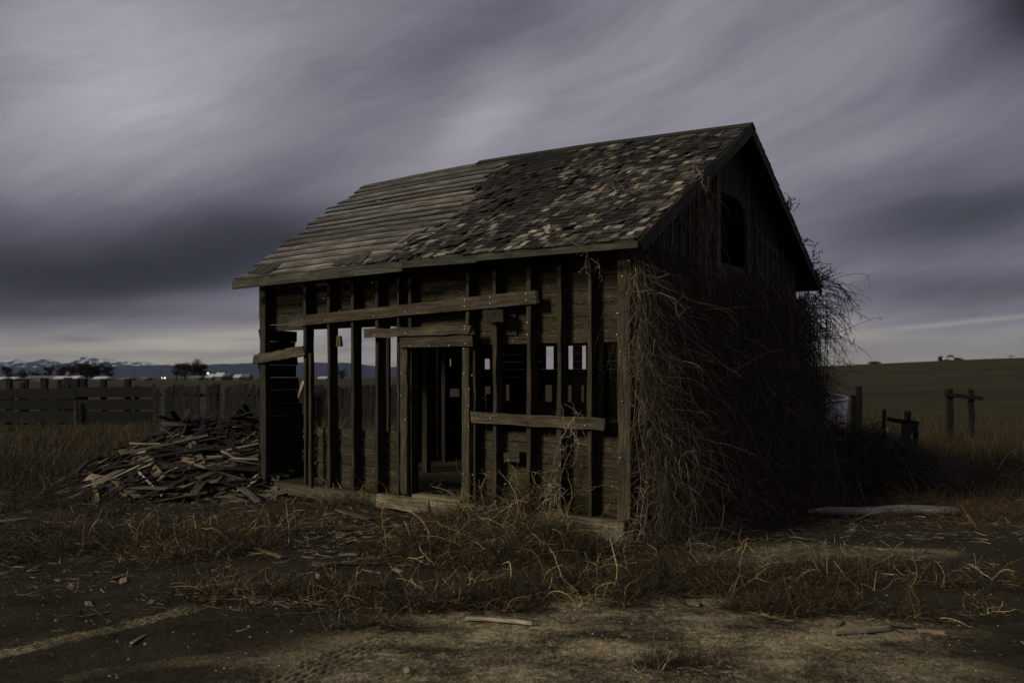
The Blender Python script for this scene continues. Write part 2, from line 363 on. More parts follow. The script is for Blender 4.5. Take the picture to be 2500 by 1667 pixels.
# ------------------------------------------------------------------ ground: one sheet to the horizon
def build_ground():
    def axis(lo, hi, step, far, g=1.10):
        a = list(np.arange(lo, hi+1e-6, step)); s = step; x = hi
        while x < far: s *= g; x += s; a.append(x)
        s = step; x = lo; pre = []
        while x > -far: s *= g; x -= s; pre.append(x)
        return np.array(pre[::-1]+a)
    xs = axis(-4.2, 4.2, .014, 20000); ys = axis(4.3, 8.4, .013, 20000)
    X, Y = np.meshgrid(xs, ys); x, y = X.ravel(), Y.ravel()
    z = gh(x, y, True); t, g = track(x, y); d = np.hypot(x, y)
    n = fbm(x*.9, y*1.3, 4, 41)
    pale = sstep(0., .75, 1.10 - np.abs((x-.75)/2.55)**2.0 - np.abs((y-5.1)/2.15)**2.5*.85 + 1.0*n)  # driven dirt paler in the centre; vignette darkening at the sides painted in too
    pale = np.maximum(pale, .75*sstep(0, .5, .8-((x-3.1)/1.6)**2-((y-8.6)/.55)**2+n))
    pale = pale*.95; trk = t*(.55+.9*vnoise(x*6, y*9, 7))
    far = sstep(22, 34, d + 6*n)*np.ones_like(x)
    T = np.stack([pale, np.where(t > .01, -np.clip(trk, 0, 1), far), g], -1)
    nx, ny = len(xs), len(ys); idx = np.arange(nx*ny).reshape(ny, nx)
    Fq = np.stack([idx[:-1, :-1], idx[:-1, 1:], idx[1:, 1:], idx[1:, :-1]], -1).reshape(-1, 4)
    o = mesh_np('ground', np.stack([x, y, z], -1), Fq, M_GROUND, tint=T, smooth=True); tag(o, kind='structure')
build_ground()

# ------------------------------------------------------------------ mountains
def mountain_mat(name, snow):
    m, t, b = mat(name, 1., 0.)
    P = t.new('ShaderNodeNewGeometry').outputs['Position']; a = t.new('ShaderNodeAttribute', attribute_name='tint').outputs['Fac']
    n = t.noise(t.mapping(P, (.0075, .002, .020), rot=(0, .55, 0)), 1, 7, .7, .4)
    c = t.mix(t.ramp(n, [(.3, 0.), (.7, 1.)]), (.018, .026, .048), (.036, .046, .078))  # blue of the distant haze painted into the slope colour
    if snow:
        k = t.m('ADD', n, t.m('MULTIPLY', a, .20)); c = t.mix(t.ramp(k, [(.665, 0.), (.71, .95)]), c, (.72, .74, .80))
    t.l.new(c, b.inputs['Base Color']); return m
def mountain(name, prof, D, depth, base, seed, mat_, rough):
    px = np.arange(-900, 3400, 4.); py = np.interp(px, [p[0] for p in prof], [p[1] for p in prof])
    top = CAMZ + (HZ-py)/F*D
    top = top + rough*(fbm(px*.05, px*0, 5, seed))
    rows = 26; V = []; T = []
    for j in range(rows):
        f = j/(rows-1); g = f*2 if f <= .5 else 2-2*f                # foot, ridge, foot
        y = D + (f-.5)*2*depth
        k = g**1.15*(1+.35*(1-g)*g*4*fbm(px*.035+j*.15, np.full_like(px, j*.33), 5, seed+5)*2)
        z = base + (top-base)*k
        V.append(np.stack([(px-1250)/F*D, np.full_like(px, y)+60*fbm(px*.05, np.full_like(px, j*.5), 2, seed), z], -1)); T.append(np.clip(k, 0, 1))
    V = np.concatenate(V); T = np.concatenate(T); n = len(px); idx = np.arange(n*rows).reshape(rows, n)
    Fq = np.stack([idx[:-1, :-1], idx[:-1, 1:], idx[1:, 1:], idx[1:, :-1]], -1).reshape(-1, 4)
    o = mesh_np(name, V, Fq, mat_, tint=np.repeat(T[:, None], 3, 1), smooth=True); tag(o, kind='structure')
cp = lambda x, y: (x/3.675, 840+y/3.675)
prof1 = [(-900,880),(-300,876),(-100,884)]+[cp(*q) for q in [(0,178),(40,150),(90,136),(150,128),(210,150),(262,184),(330,158),(400,122),(480,135),(545,176),(600,160),(640,168),(690,140),(750,103),(800,120),(850,118),(900,130),(960,128),(1050,148),(1120,150),(1220,146),(1310,155),(1400,182),(1530,176),(1620,168),(1700,186),(1850,192),(2100,200)]]+[(800,899),(1100,903),(3400,903)]
prof2 = [(-900,893),(0,893),(100,896),(200,891),(300,893),(380,889),(450,892),(500,890),(560,886),(620,884),(700,882),(780,884),(840,883),(880,887),(940,897),(975,893),(1040,896),(1150,900),(1500,902),(3400,904)]
mountain('far_mountains', prof1, 16000, 1800, -60, 3, mountain_mat('snowy_rock', True), 22)
mountain('foothills', prof2, 12000, 1500, -60, 9, mountain_mat('forested_slope', False), 9)

# ------------------------------------------------------------------ the ruined shed
shed = empty('ruined_shed', (OX, OY, 0), ANG)
tag(shed, 'derelict wooden shed with open stud front, half stripped shingle roof and vine covered gable', 'shed')
LW, DW = 6.14, 5.74                                    # front length, depth
def ze(x): return float(np.interp(-x, [-.3, 1.8, 2.96, 4.6, 6.3, 6.8], [3.148, 3.168, 3.185, 3.172, 3.15, 3.145]))
def zr(x): return float(np.interp(-x, [-.3, 2.09, 4.1, 5.5, 6.7], [5.084, 5.184, 5.227, 5.215, 5.19]))
def R(x, t, h=0., rear=False):                         # point on the roof, t 0 at the eave .. 1 at the ridge
    y = -.35 + t*3.22; z = ze(x)*(1-t)+zr(x)*t
    ny, nz = -.53, .848
    p = [x, y+ny*h, z+nz*h]
    if rear: p[1] = 2*2.87-p[1]
    return np.array(p)
SL = 3.79
roof = MB()
tips = [(1150,235),(1120,275),(1050,335),(970,378),(930,410),(835,460),(775,520),(700,555),(635,630),(558,675),(470,740),(403,785),(318,855),(247,893),(160,963),(78,1027)]
tipt = sorted([((lambda p: (p.y+.35)/3.22)(rf(550+a/3.336, 380+b/3.336)), -rf(550+a/3.336, 380+b/3.336).x) for a, b in tips])
TT, TU = [q[0] for q in tipt], [q[1] for q in tipt]
NR = 17; jr = random.Random(5)
for i in range(NR):
    t0, t1 = i/NR, (i+1)/NR; tm = (t0+t1)/2
    gap = .044 if i not in (3, 11) else .058
    uend = float(np.interp(tm, TT, TU)) + jr.uniform(-.13, .13)
    w = SL/NR-gap*jr.uniform(.4, 1.1)
    cuts = [-.3] + sorted(jr.uniform(2.2, 5.6) for _ in range(jr.choice([0, 1, 1]))) + [uend]
    for a, b in zip(cuts[:-1], cuts[1:]):
        n = max(3, int((b-a)/.6)); tw = jr.uniform(-.005, .006); tn = jr.uniform(.45, 1.35)
        P0, P1 = R(-(a+.004), tm, 0), R(-(b-.004), tm, 0)
        # follow the bowed roof: several short stations
        st = [R(-(a+(b-a)*k/n), tm, .0) for k in range(n+1)]
        off = (jr.uniform(0, 50), jr.uniform(0, 50)); base = roof.n
        for k, c in enumerate(st):
            wob = jr.uniform(-.004, .004); sk = jr.uniform(-.035, .035) if k == n else 0
            for (q, h) in ((-.5, -.013), (.5, -.013), (.5, .012), (-.5, .012)):
                pw = w*q*(1 if k < n else .9) + wob + jr.uniform(-.006, .006)
                s_ = pw/SL
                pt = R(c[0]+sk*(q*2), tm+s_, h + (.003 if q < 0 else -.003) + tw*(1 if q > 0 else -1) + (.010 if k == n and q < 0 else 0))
                roof.V.append(pt); te = tn*(.38 if q < 0 else 1.2); roof.T.append((te, te, te*.98))  # lower edge darkened: shade of the seams painted into the board tint
            ul = off[0]-c[0]; roof.U += [(ul, off[1]), (ul, off[1]+w), (ul, off[1]+w+.025), (ul, off[1]+2*w)]
        for k in range(n):
            b_ = base+k*4
            for q in range(4): q2 = (q+1) % 4; roof.F.append((b_+q, b_+4+q, b_+4+q2, b_+q2))
        roof.F.append((base, base+1, base+2, base+3)); e_ = base+n*4; roof.F.append((e_+3, e_+2, e_+1, e_))
        roof.n += 4*(n+1)
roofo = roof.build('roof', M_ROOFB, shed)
# rear slope: boards that overhang the gable, shingles above
rb = MB()
for i in range(17):
    tm = (i+.5)/17; w = SL/17-.028; ue = 6.5+random.uniform(-.15, .15); L0, L1 = R(.3, tm, 0, True), R(-ue, tm, 0, True)
    d = (R(0, 1, 0, True)-R(0, 0, 0, True)); d /= np.linalg.norm(d)
    rb.board(L0, L1, d*w, (0, .53*.03, .848*.03), n=4, jit=.002, rag=.01)
rb.build('rear_roof_boards', M_SIDE, roofo)
# shingles of the front slope
bpx = [(1268,397),(1255,412),(1215,438),(1190,462),(1185,478),(1180,492),(1165,512),(1110,545),(1070,570),(1060,588),(1010,600),(985,625),(955,640)]
bt = sorted([((rf(*q).y+.35)/3.22, -rf(*q).x) for q in bpx]); BT, BU = [q[0] for q in bt], [q[1] for q in bt]
sh = MB(); pal = [((.030,.029,.023),.38),((.075,.070,.056),.30),((.17,.157,.128),.20),((.38,.335,.27),.10),((.60,.51,.41),.05),((.13,.09,.06),.02)]
def shingle(x, t, w, ln, lift, rot, col, rear=False, th=.009):
    s = 1/SL; c, sn = math.cos(rot), math.sin(rot); P = []
    for (a, b, top) in ((0,0,0),(w,0,0),(w,ln,0),(0,ln,0),(0,0,1),(w,0,1),(w,ln,1),(0,ln,1)):
        jb = 0
        xx, ss = a-w/2, b; xr, sr = xx*c-ss*sn, xx*sn+ss*c
        h = (lift if b == 0 else .012) + (th if (top and b == 0) else (.003 if top else 0))
        P.append(R(x-xr, t+(sr+jb)*s, h, rear))
    if rear: P = [P[k] for k in (1,0,3,2,5,4,7,6)]
    sh_t.hexa([P[1],P[0],P[3],P[2],P[5],P[4],P[7],P[6]], col)
sh_t = sh
EXP = .112; nc = int(SL/EXP)-1
patch = lambda u, t: fbm(np.array([u*1.1]), np.array([t*4.]), 3, 77)[0]
for k in range(nc):
    t = (k*EXP+.01)/SL; ub = float(np.interp(t, BT, BU)) + random.uniform(-.16, .16) + .25*patch(3+k*.9, 2.)
    if k < 1: ub += .25
    u = -.31
    while u < ub:
        w = random.choice([.045, .06, .075, .09, .10, .12, .15]); x = -(u+w/2)
        pt = patch(u, t); dk = 1+1.0*pt
        if random.random() > (.03 if t < .93 else .3):
            wts = [q[1] for q in pal]; c = random.choices([q[0] for q in pal], wts)[0]
            if u > ub-1.4 and t > .3 and t < .92 and c[0] > .15: c = pal[0][0]
            v = random.uniform(.72, 1.2)*max(.4, dk)*(1.25-.45*t); c = tuple(q*v for q in c)
            big = random.random()
            shingle(x, t+random.gauss(0, .0025)+(random.uniform(-.012, .006) if big < .07 else 0)-.0022*math.sin(u*1.7+k), w-.006, .23, .022+abs(random.gauss(0, .006))+(.03 if big < .05 else 0),
                    random.gauss(0, .035)+(random.uniform(-.16, .16) if big > .95 else 0), c)
        u += w
for q in range(26):                                    # loose shingles along the torn edge
    t = random.uniform(.04, .9); u = float(np.interp(t, BT, BU))+random.uniform(-.05, .28)
    shingle(-u, t, random.uniform(.06, .13), random.uniform(.15, .35), .025, random.uniform(-.5, .3), (lambda m: (.33*m,.29*m,.22*m))(random.uniform(.3, 1)))
for q in range(7): shingle(-(5.62+q*.075+random.uniform(-.02, .02)), .015+.004*q, .065, .42, .02, -.12+random.uniform(-.05,.05), (.09, .085, .07))
for q in range(6): shingle(-(3.75+q*.10), .01+.01*(q%2), .085, .42-.03*q, .02, -.3+.04*q, (.11, .10, .08))
sh.build('shingles', M_SHING, roofo)
sh_t = rs = MB()
for k in range(int(SL/.14)-1):
    u = -.33
    while u < (6.4 if k < 19 else 4.2):
        w = random.uniform(.1, .22); shingle(-(u+w/2), (k*.14)/SL, w-.006, .24, .025+random.uniform(0, .02), random.gauss(0, .02), (lambda m: (.09*m,.085*m,.07*m))(random.uniform(.6, 1.2)), True); u += w
rs.build('shingles', M_SHING, roofo)
# ridge cap, broken towards the left
rc = MB()
for a, b, s_ in ((-.34, 2.3, .13), (2.3, 4.22, .125)):
    for sg in (0, 1):
        n = 4; xs = np.linspace(a, b, n+1)
        for x0, x1 in zip(xs[:-1], xs[1:]):
            P0, P1 = R(-x0, 1, .026), R(-x1, 1, .026); dy = -.848 if sg == 0 else .848
            wv = np.array([0, dy*s_, -.53*s_]); mid = wv*.5
            rc.board(P0+mid, P1+mid, wv, np.array([0, -.53 if sg == 0 else .53, .848])*.02, n=1, jit=.002, tint=.6)
rc.build('ridge_cap', M_TRIM, roofo)
f = MB()
for px0, px1 in ((569, 983), (983, 1164), (1164, 1558)):
    a, b = fr(px0, 690, -.37), fr(px1, 640, -.37); wd = (.125, .085, .068)[(569, 983, 1164).index(px0)]
    n = 4
    for k in range(n):
        xa, xb = a.x+(b.x-a.x)*k/n, a.x+(b.x-a.x)*(k+1)/n
        f.board((xa, -.37, ze(xa)-wd/2-.0), (xb+.0, -.37, ze(xb)-wd/2-.0), (0, 0, wd), (0, .03, 0), n=1, jit=.0015, tint=(1.15, .9, .95)[(569, 983, 1164).index(px0)])
f.build('fascia_board', M_TRIM, roofo)
for rear in (False, True):
    b_ = MB(); s0 = R(.315, 0, -.055, rear); s1 = R(.315, 1.0, -.055, rear)
    dd = (s1-s0)/np.linalg.norm(s1-s0); nn = np.array([0, -.53 if not rear else .53, .848])
    wd = .14 if not rear else .10
    b_.board(s0, s1+dd*.0, nn*wd, (.025, 0, 0), n=5, jit=.002, tint=.8)
    b_.build('bargeboard', M_TRIM, roofo)
rf_ = None
for k in range(9):                                     # rafters
    x = -.03-k*(LW-.06)/8; m_ = MB()
    for rear in (False, True): m_.board(R(x, .08, -.075, rear), R(x, .985, -.075, rear), np.array([0, -.53 if not rear else .53, .848])*.11, (.045, 0, 0), n=3, jit=.002, tint=.6)
    m_.build('rafter', M_STUD, roofo)

# --- front wall
SD = .155                                              # stud depth
def stud(px, ytop, ybot, w=.05, d=SD, y0=0., tint=None, lean=0., mm=None, name='stud', parent=None, jit=.008, rag=.02):
    """px: left edge of the stud in the photograph"""
    p = fr(px, 900, y0); x = p.x + w/2
    zt = fr(px, ytop, y0).z if ytop else ze(x)-.02; zb = fr(px, ybot, y0).z if ybot else .215
    m_ = MB(); m_.board((x, y0+d/2, zb), (x+lean, y0+d/2, zt), (w, 0, 0), (0, d, 0), n=9, jit=jit, rag=rag, tint=tint, warp=.004)
    return m_.build(name, mm or M_STUD, parent or shed)
stud(634, None, None, w=.13, d=.1, tint=.75, name='corner_post')
for px, tn in ((741,.8),(799,.85),(857,.8),(916,.8),(1137,.9),(1203,1.15),(1286,.95),(1360,1.),(1434,1.1)):
    stud(px, None, None, tint=tn)
stud(753, 863, None, w=.05, d=.05, y0=-.052, tint=.9)
stud(969, None, None, w=.04, tint=.75)
stud(977, 824, 1206, w=.115, d=.04, y0=-.03, tint=1.0, name='door_jamb', mm=M_NEWB); stud(996, None, None, w=.06, d=.14, y0=.02, tint=.6)
stud(1128, 845, 1218, w=.11, d=.045, y0=-.035, tint=1.15, name='door_jamb', mm=M_NEWB)
stud(1152, 846, 1218, w=.05, d=.12, y0=.02, tint=.8)
stud(1508, None, None, w=.15, d=.04, y0=-.03, tint=1.05, name='corner_post', mm=M_NEWB)
cpn = MB(); cpn.board((.018, .07, .1), (.018, .07, 3.1), (0, .16, 0), (.03, 0, 0), n=5, jit=.003, tint=.8); cpn.build('corner_post', M_TRIM, shed)
# inner siding boards, planks fixed behind the studs
YS = SD+.012
def siding(name, xa, xb, ztop, zbot, ncut=.165, rag=.02, y=YS, tint=(.75, 1.25), skip=()):
    m_ = MB(); z = ztop; k = 0
    while z > zbot+.03:
        h = min(ncut*random.uniform(.9, 1.12), z-zbot)
        if k not in skip:
            j = random.uniform(-.2, .2); cuts = [xa] + ([random.choice(SX)] if xb-xa > 2.4 else []) + [xb]; cuts = sorted(set(c for c in cuts if xa <= c <= xb))
            for a, b in zip(cuts[:-1], cuts[1:]):
                m_.board((a+.002, y, z-h/2), (b-.002, y, z-h/2), (0, 0, h-.007), (0, .022, 0), n=4, jit=.0022, rag=rag if (a == xa or b == xb) else .002, tint=random.uniform(*tint), warp=.004)
        z -= h; k += 1
    return m_.build(name, M_SIDE, shed)
SX = [fr(px, 900).x+.02 for px in (799, 916, 1137, 1286, 1434)]
xl = -LW+.02; xr = -.03
z_ul = fr(860, 801, YS).z; z_ur = fr(1350, 844, YS).z; z_lr = fr(1300, 1054, YS).z; z_ll = fr(900, 1050, YS).z
xm = fr(1000, 900, YS).x
siding('front_siding', xl, xm, 3.2, z_ul, .175)
siding('front_siding', xm+.004, xr, 3.22, z_ur, .15)
siding('front_siding', fr(1155, 1000, YS).x, xr-.02, z_lr, .2, .13)
siding('front_siding', fr(775, 1000, YS).x, fr(980, 1000, YS).x, z_ll, .2, .12, rag=.05)
# nailed boards across the front
def cross(p0, h0, p1, h1, y, th=.03, mm=M_NEWB, tint=1., name='cross_board', n=6, jit=.003, rag=.015):
    a, b = fr(*p0, y), fr(*p1, y); za = (fr(p0[0], h0[0], y).z, fr(p0[0], h0[1], y).z); zb = (fr(p1[0], h1[0], y).z, fr(p1[0], h1[1], y).z)
    wa, wb = za[0]-za[1], zb[0]-zb[1]; m_ = MB()
    m_.board((a.x, y, sum(za)/2), (b.x, y, sum(zb)/2), (0, 0, wa), (0, th, 0), n=n*2, jit=jit*1.3, rag=rag*1.6, tint=tint, taper=(1, wb/wa)); return m_.build(name, mm, shed)
cross((706, 785), (774, 797), (1311, 724), (708, 741), -.02, tint=1.05)
cross((623, 878), (867, 888), (745, 856), (843, 868), -.03, th=.05, tint=1.25, jit=.007, rag=.03)
cross((893, 814), (803, 825), (1150, 806), (795, 816), -.085, th=.05, tint=1.3, jit=.008, rag=.03)
cross((977, 836), (824, 849), (1154, 829), (815, 845), -.055, th=.04, tint=.9)
cross((1149, 1018), (1005, 1031), (1475, 1036), (1021, 1050), -.03, th=.045, tint=1.35, jit=.006, rag=.02)
cross((1184, 770), (757, 786), (1232, 770), (756, 786), -.05, th=.09, tint=.45, n=2, jit=.012)
cross((1234, 1114), (1104, 1127), (1278, 1112), (1102, 1126), .08, th=.12, tint=.8, n=2)
cross((1237, 790), (750, 818), (1262, 790), (750, 818), .14, th=.03, tint=.6, n=3, name='patch_board')
cross((823, 833), (820, 846), (834, 833), (820, 846), -.01, th=.03, tint=1.5, n=1, name='wood_block')
# sills
for a, b, tn in (((925, 1212), (1057, 1226), 1.), ((1062, 1227), (1300, 1252), 1.1), ((1302, 1252), (1535, 1285), .8)):
    xa, xb = fr(a[0], a[1]).x, fr(b[0], b[1]).x; m_ = MB()
    m_.board((xa, .02, .125), (xb, .02, .125), (0, 0, .165), (0, .18, 0), n=8, jit=.009, rag=.03, tint=tn); m_.build('sill_beam', M_SILL, shed)
m_ = MB(); m_.board((fr(1012, 1200).x, .04, .235), (fr(1128, 1200).x, .04, .235), (0, .17, 0), (0, 0, .04), n=8, jit=.006, tint=1.1); m_.build('threshold', M_SILL, shed)
m_ = MB(); m_.board((-LW, .06, .12), (fr(925, 1200).x-.02, .06, .12), (0, 0, .16), (0, .15, 0), n=8, jit=.008, tint=.45); m_.build('sill_beam', M_SILL, shed)
M_CONC = flat_mat('old_concrete', (.20, .19, .17), .95, scale=14)
m_ = MB(); m_.board((-.55, .04, .0), (.06, .04, .0), (0, .3, 0), (0, 0, .16), n=3, jit=.02); m_.build('foundation_block', M_CONC, shed)
# floor
m_ = MB()
for k in range(24):
    y = .12+k*.235; m_.board((-LW+.1, y, .2), (-.05, y, .2), (0, .22, 0), (0, 0, .03), n=2, tint=random.uniform(.5, .8))
m_.build('floor', M_SIDE, shed)
# --- left end wall, mostly stripped away
m_ = MB(); XL = -LW-.012
def lw(px): return hit(px, 900, (1, 0, 0), XL).y
def lz(px, py): return hit(px, py, (1, 0, 0), XL).z
z = 2.45
while z > .1:
    h = .19*random.uniform(.85, 1.1); e = lw(727)+random.uniform(-.06, .03)
    if z < 1.5: e += .1
    m_.board((XL, .0, z-h/2), (XL, e, z-h/2), (0, 0, h-random.choice([.004, .006, .016])), (.022, 0, 0), n=3, jit=.003, rag=.03, tint=.6); z -= h
z = 5.0
zt_open = 2.62
for k in range(15):                                    # upper gable end boards
    z1 = 5.1-k*.175; z0 = max(z1-.17, zt_open)
    if z0 >= z1-.02: break
    half = min(2.87, max(.05, (5.12-z1)/TS*.97)); m_.board((XL, 2.87-half, (z0+z1)/2), (XL, 2.87+half, (z0+z1)/2), (0, 0, z1-z0), (.022, 0, 0), n=3, jit=.002, tint=.6)
pieces = [(lw(1002), lw(1034), .2, zt_open), (lw(1042), lw(1097.5), .2, zt_open), (lw(1101), 5.74, lz(1150, 875)+.0, zt_open),
          (lw(1097.5), lw(1101), lz(1100, 876), zt_open), (lw(1097.5), lw(1101), 1.5, lz(1100, 894)), (lw(1101), lw(1183), lz(1110, 948), lz(1150, 875)),
          (lw(1196), 5.74, lz(1190, 981), lz(1190, 875)), (lw(1183), lw(1196), lz(1190, 943), lz(1190, 901)),
          (lw(1120), lw(1183), lz(1110, 971), lz(1110, 948)), (lw(1097.5), 5.74, .2, lz(1190, 981)), (lw(1097.5), lw(1183), lz(1190, 981), lz(1110, 971)), (lw(1097.5), lw(1101), lz(1110, 948), 1.5)]
for (a, b, z0, z1) in pieces:
    if b-a < .01 or z1-z0 < .005: continue
    m_.board((XL, a, (z0+z1)/2), (XL, b, (z0+z1)/2), (0, 0, z1-z0), (.022, 0, 0), n=1, tint=.6)
m_.build('end_wall', M_SIDE, shed)
for w0 in (lw(940), lw(985), lw(1000), lw(1060), lw(1130)):
    m_ = MB(); m_.board((-LW+.05, w0, .2), (-LW+.05, w0, zt_open+.1), (0, .05, 0), (.1, 0, 0), n=5, jit=.008, tint=.5); m_.build('stud', M_STUD, shed)
# --- rear wall with openings
m_ = MB(); YR = DW
def rw(px): return fr(px, 900, YR).x
za, zb_, zc, zd = fr(1370, 845, YR).z, fr(1370, 901, YR).z, fr(1370, 940, YR).z, fr(1370, 981, YR).z
def panel(x0, x1, z0, z1):
    n = max(1, int((z1-z0)/.17+.5)); h = (z1-z0)/n
    for k in range(n): m_.board((x0, YR, z0+h*(k+.5)), (x1, YR, z0+h*(k+.5)), (0, 0, h-.001), (0, .022, 0), n=1, tint=random.uniform(.4, .7))
panel(-LW, 0, za, 3.2); panel(-LW, 0, zc, zb_); panel(-LW, 0, .1, zd)
up = [(rw(1333), rw(1352)), (rw(1383), rw(1399)), (rw(1421), rw(1431))]; lo = [(rw(1235), rw(1244)), (rw(1331), rw(1348)), (rw(1381), rw(1396)), (rw(1419), rw(1426))]
for hs, z0, z1 in ((up, zb_, za), (lo, zd, zc)):
    x = -LW
    for a, b in hs+[(0, 0)]: 
        if a > x+.01: panel(x, a, z0, z1)
        x = b
m_.build('rear_wall', M_SIDE, shed)
for k in range(8):
    x = -LW+.1+k*(LW-.2)/7; m_ = MB(); m_.board((x, DW-.08, .2), (x, DW-.08, 3.2), (.05, 0, 0), (0, .1, 0), n=3, jit=.003, tint=.5); m_.build('stud', M_STUD, shed)
# inside: post, shelf, bench
for px, y0, w in ((1041, 2.2, .1), (1085, 3.6, .08)):
    p = fr(px, 900, y0); m_ = MB(); m_.board((p.x, y0, .2), (p.x, y0, 3.3), (w, 0, 0), (0, w, 0), n=4, jit=.004, tint=(.75, .66, .55)); m_.build('interior_post', M_STUD, shed)
m_ = MB(); q = fr(1100, 1010, 4.6)
for dz in (0, .32, -.3): m_.board((q.x-.8, 4.6, q.z+dz), (q.x+1.0, 4.6, q.z+dz), (0, .35, 0), (0, 0, .03), n=2, tint=.6)
for dx in (-.8, 1.0): m_.board((q.x+dx, 4.6, .2), (q.x+dx, 4.6, q.z+.4), (.03, 0, 0), (0, .35, 0), n=2, tint=.5)
m_.build('shelf', M_SIDE, shed)
for xx in (-LW+.07, ): 
    pass
# plates
m_ = MB(); m_.board((-LW, .09, 3.2), (0, .09, 3.2), (0, .15, 0), (0, 0, .07), n=4, tint=.6); m_.board((-LW, DW-.09, 3.2), (0, DW-.09, 3.2), (0, .15, 0), (0, 0, .07), n=4, tint=.6); m_.build('wall_plate', M_STUD, shed)
# --- gable wall facing right: vertical planks and battens, loft opening
m_ = MB(); V0, V1 = gb(1752, 560).y, gb(1817, 560).y; ZB, ZT = gb(1785, 648).z, gb(1785, 480).z
y = 0.0
def gtop(y): return 3.14+.35*TS+TS*(y if y < 2.87 else 5.74-y)-.05
while y < DW-.01:
    w = min(random.choice([.14, .17, .2]), DW-y)
    if V0-.01 < y+w/2 < V1: w_ = w
    a, b = y+.002, y+w-.002; tn = random.uniform(.5, 1.15)
    def vb(a, b, z0, z1, z1b=None):
        c = (a+b)/2; m_.board((.0, c, z0), (.0, c, z1), (0, b-a, 0), (.022, 0, 0), n=4, jit=.002, tint=tn)
    if b < V0 or a > V1: vb(a, b, .1, gtop((a+b)/2))
    else:
        if a < V0: vb(a, V0, .1, gtop((a+b)/2)); a = V0
        if b > V1: vb(V1, b, .1, gtop((a+b)/2)); b = V1
        if b > a+.01:
            vb(a, b, .1, ZB); nn = max(1, int((b-a)/.03))
            for q in range(nn):
                a_, b_ = a+(b-a)*q/nn, a+(b-a)*(q+1)/nn; f_ = max(0, ((a_+b_)/2-(V1-.30))/.30); vb(a_-.001, b_+.001, ZT-.16*f_**1.8, gtop((a_+b_)/2))
    y += w
gw = m_.build('gable_wall', M_SIDE, shed)
m_ = MB(); m_.board((.03, V0-.07, ZB-.12), (.03, V0-.07, ZT+.25), (0, .12, 0), (.03, 0, 0), n=4, jit=.003, tint=1.7); m_.build('opening_frame', M_TRIM, gw); m_ = MB(); m_.board((.028, V1+.05, ZB-.05), (.028, V1+.05, ZT-.3), (0, .07, 0), (.026, 0, 0), n=3, jit=.003, tint=1.1)
m_.build('opening_frame', M_TRIM, gw)
bt_ = MB()
for k in range(22):
    y = .3+k*.25
    if V0-.16 < y < V1+.1: continue
    bt_.board((.022, y, 1.5), (.022, y, gtop(y)), (0, random.uniform(.03, .05), 0), (.018, 0, 0), n=4, jit=.002, tint=random.uniform(.7, 1.8))
bt_.build('batten', M_TRIM, gw)
# nail heads
M_NAIL = flat_mat('shiny_nail', (.75, .74, .70), .35, metal=.3, var=.1)
def nails(pts):
    m_ = MB()
    for px, py, y in pts:
        p = fr(px, py, y); m_.board((p.x, y, p.z), (p.x, y-.006, p.z), (.010, 0, 0), (0, 0, .010), n=1); m_.build('nail', M_NAIL, shed); m_ = MB()
c4 = lambda x, y, v=-.038: (1000+x/3.92, 620+y/3.92, v); c5 = lambda x, y, v=-.055: (900+x/3.336, 950+y/3.336, v); c3 = lambda x, y, v=-.05: (600+x/2.614, 650+y/2.614, v)
nails([c4(527,439),c4(770,412),c4(1113,380),c4(526,501),c4(770,474),c4(1117,438),c4(2083,375,-.052),c4(2035,212,-.052),c4(2020,932,-.052),c4(2032,1407,-.052),c4(2098,65,-.052),
       c4(527,692,-.112),c4(527,717,-.112),c4(184,878,-.078),c4(379,872,-.078),c4(535,858,-.078),c4(1127,772,.0),c4(520,905,-.06),c4(518,1140,-.06),c4(571,1290,-.06),c4(598,1160,.0),c4(566,1448,-.06),
       c4(1990,566,-.052),c4(1983,770,-.052),c4(1127,655,.0),c3(1018,978,-.052),c3(1017,288,-.04),c3(817,316,-.04),c3(360,340,-.04),c3(510,345,-.04),c3(1020,427,-.112),c3(822,437,-.112),c3(1047,508,-.078),c3(1168,508,-.078),c3(992,682,-.052),c3(990,822,-.052),
       c5(817,132,-.06),c5(814,300,-.06),c5(770,687,-.06),c5(991,232),c5(1762,295),c5(1140,572,.01),c5(2063,96,-.052),c5(2048,555,-.052),c5(1115,768,.0),c5(847,695,.0)])
print('shed done')

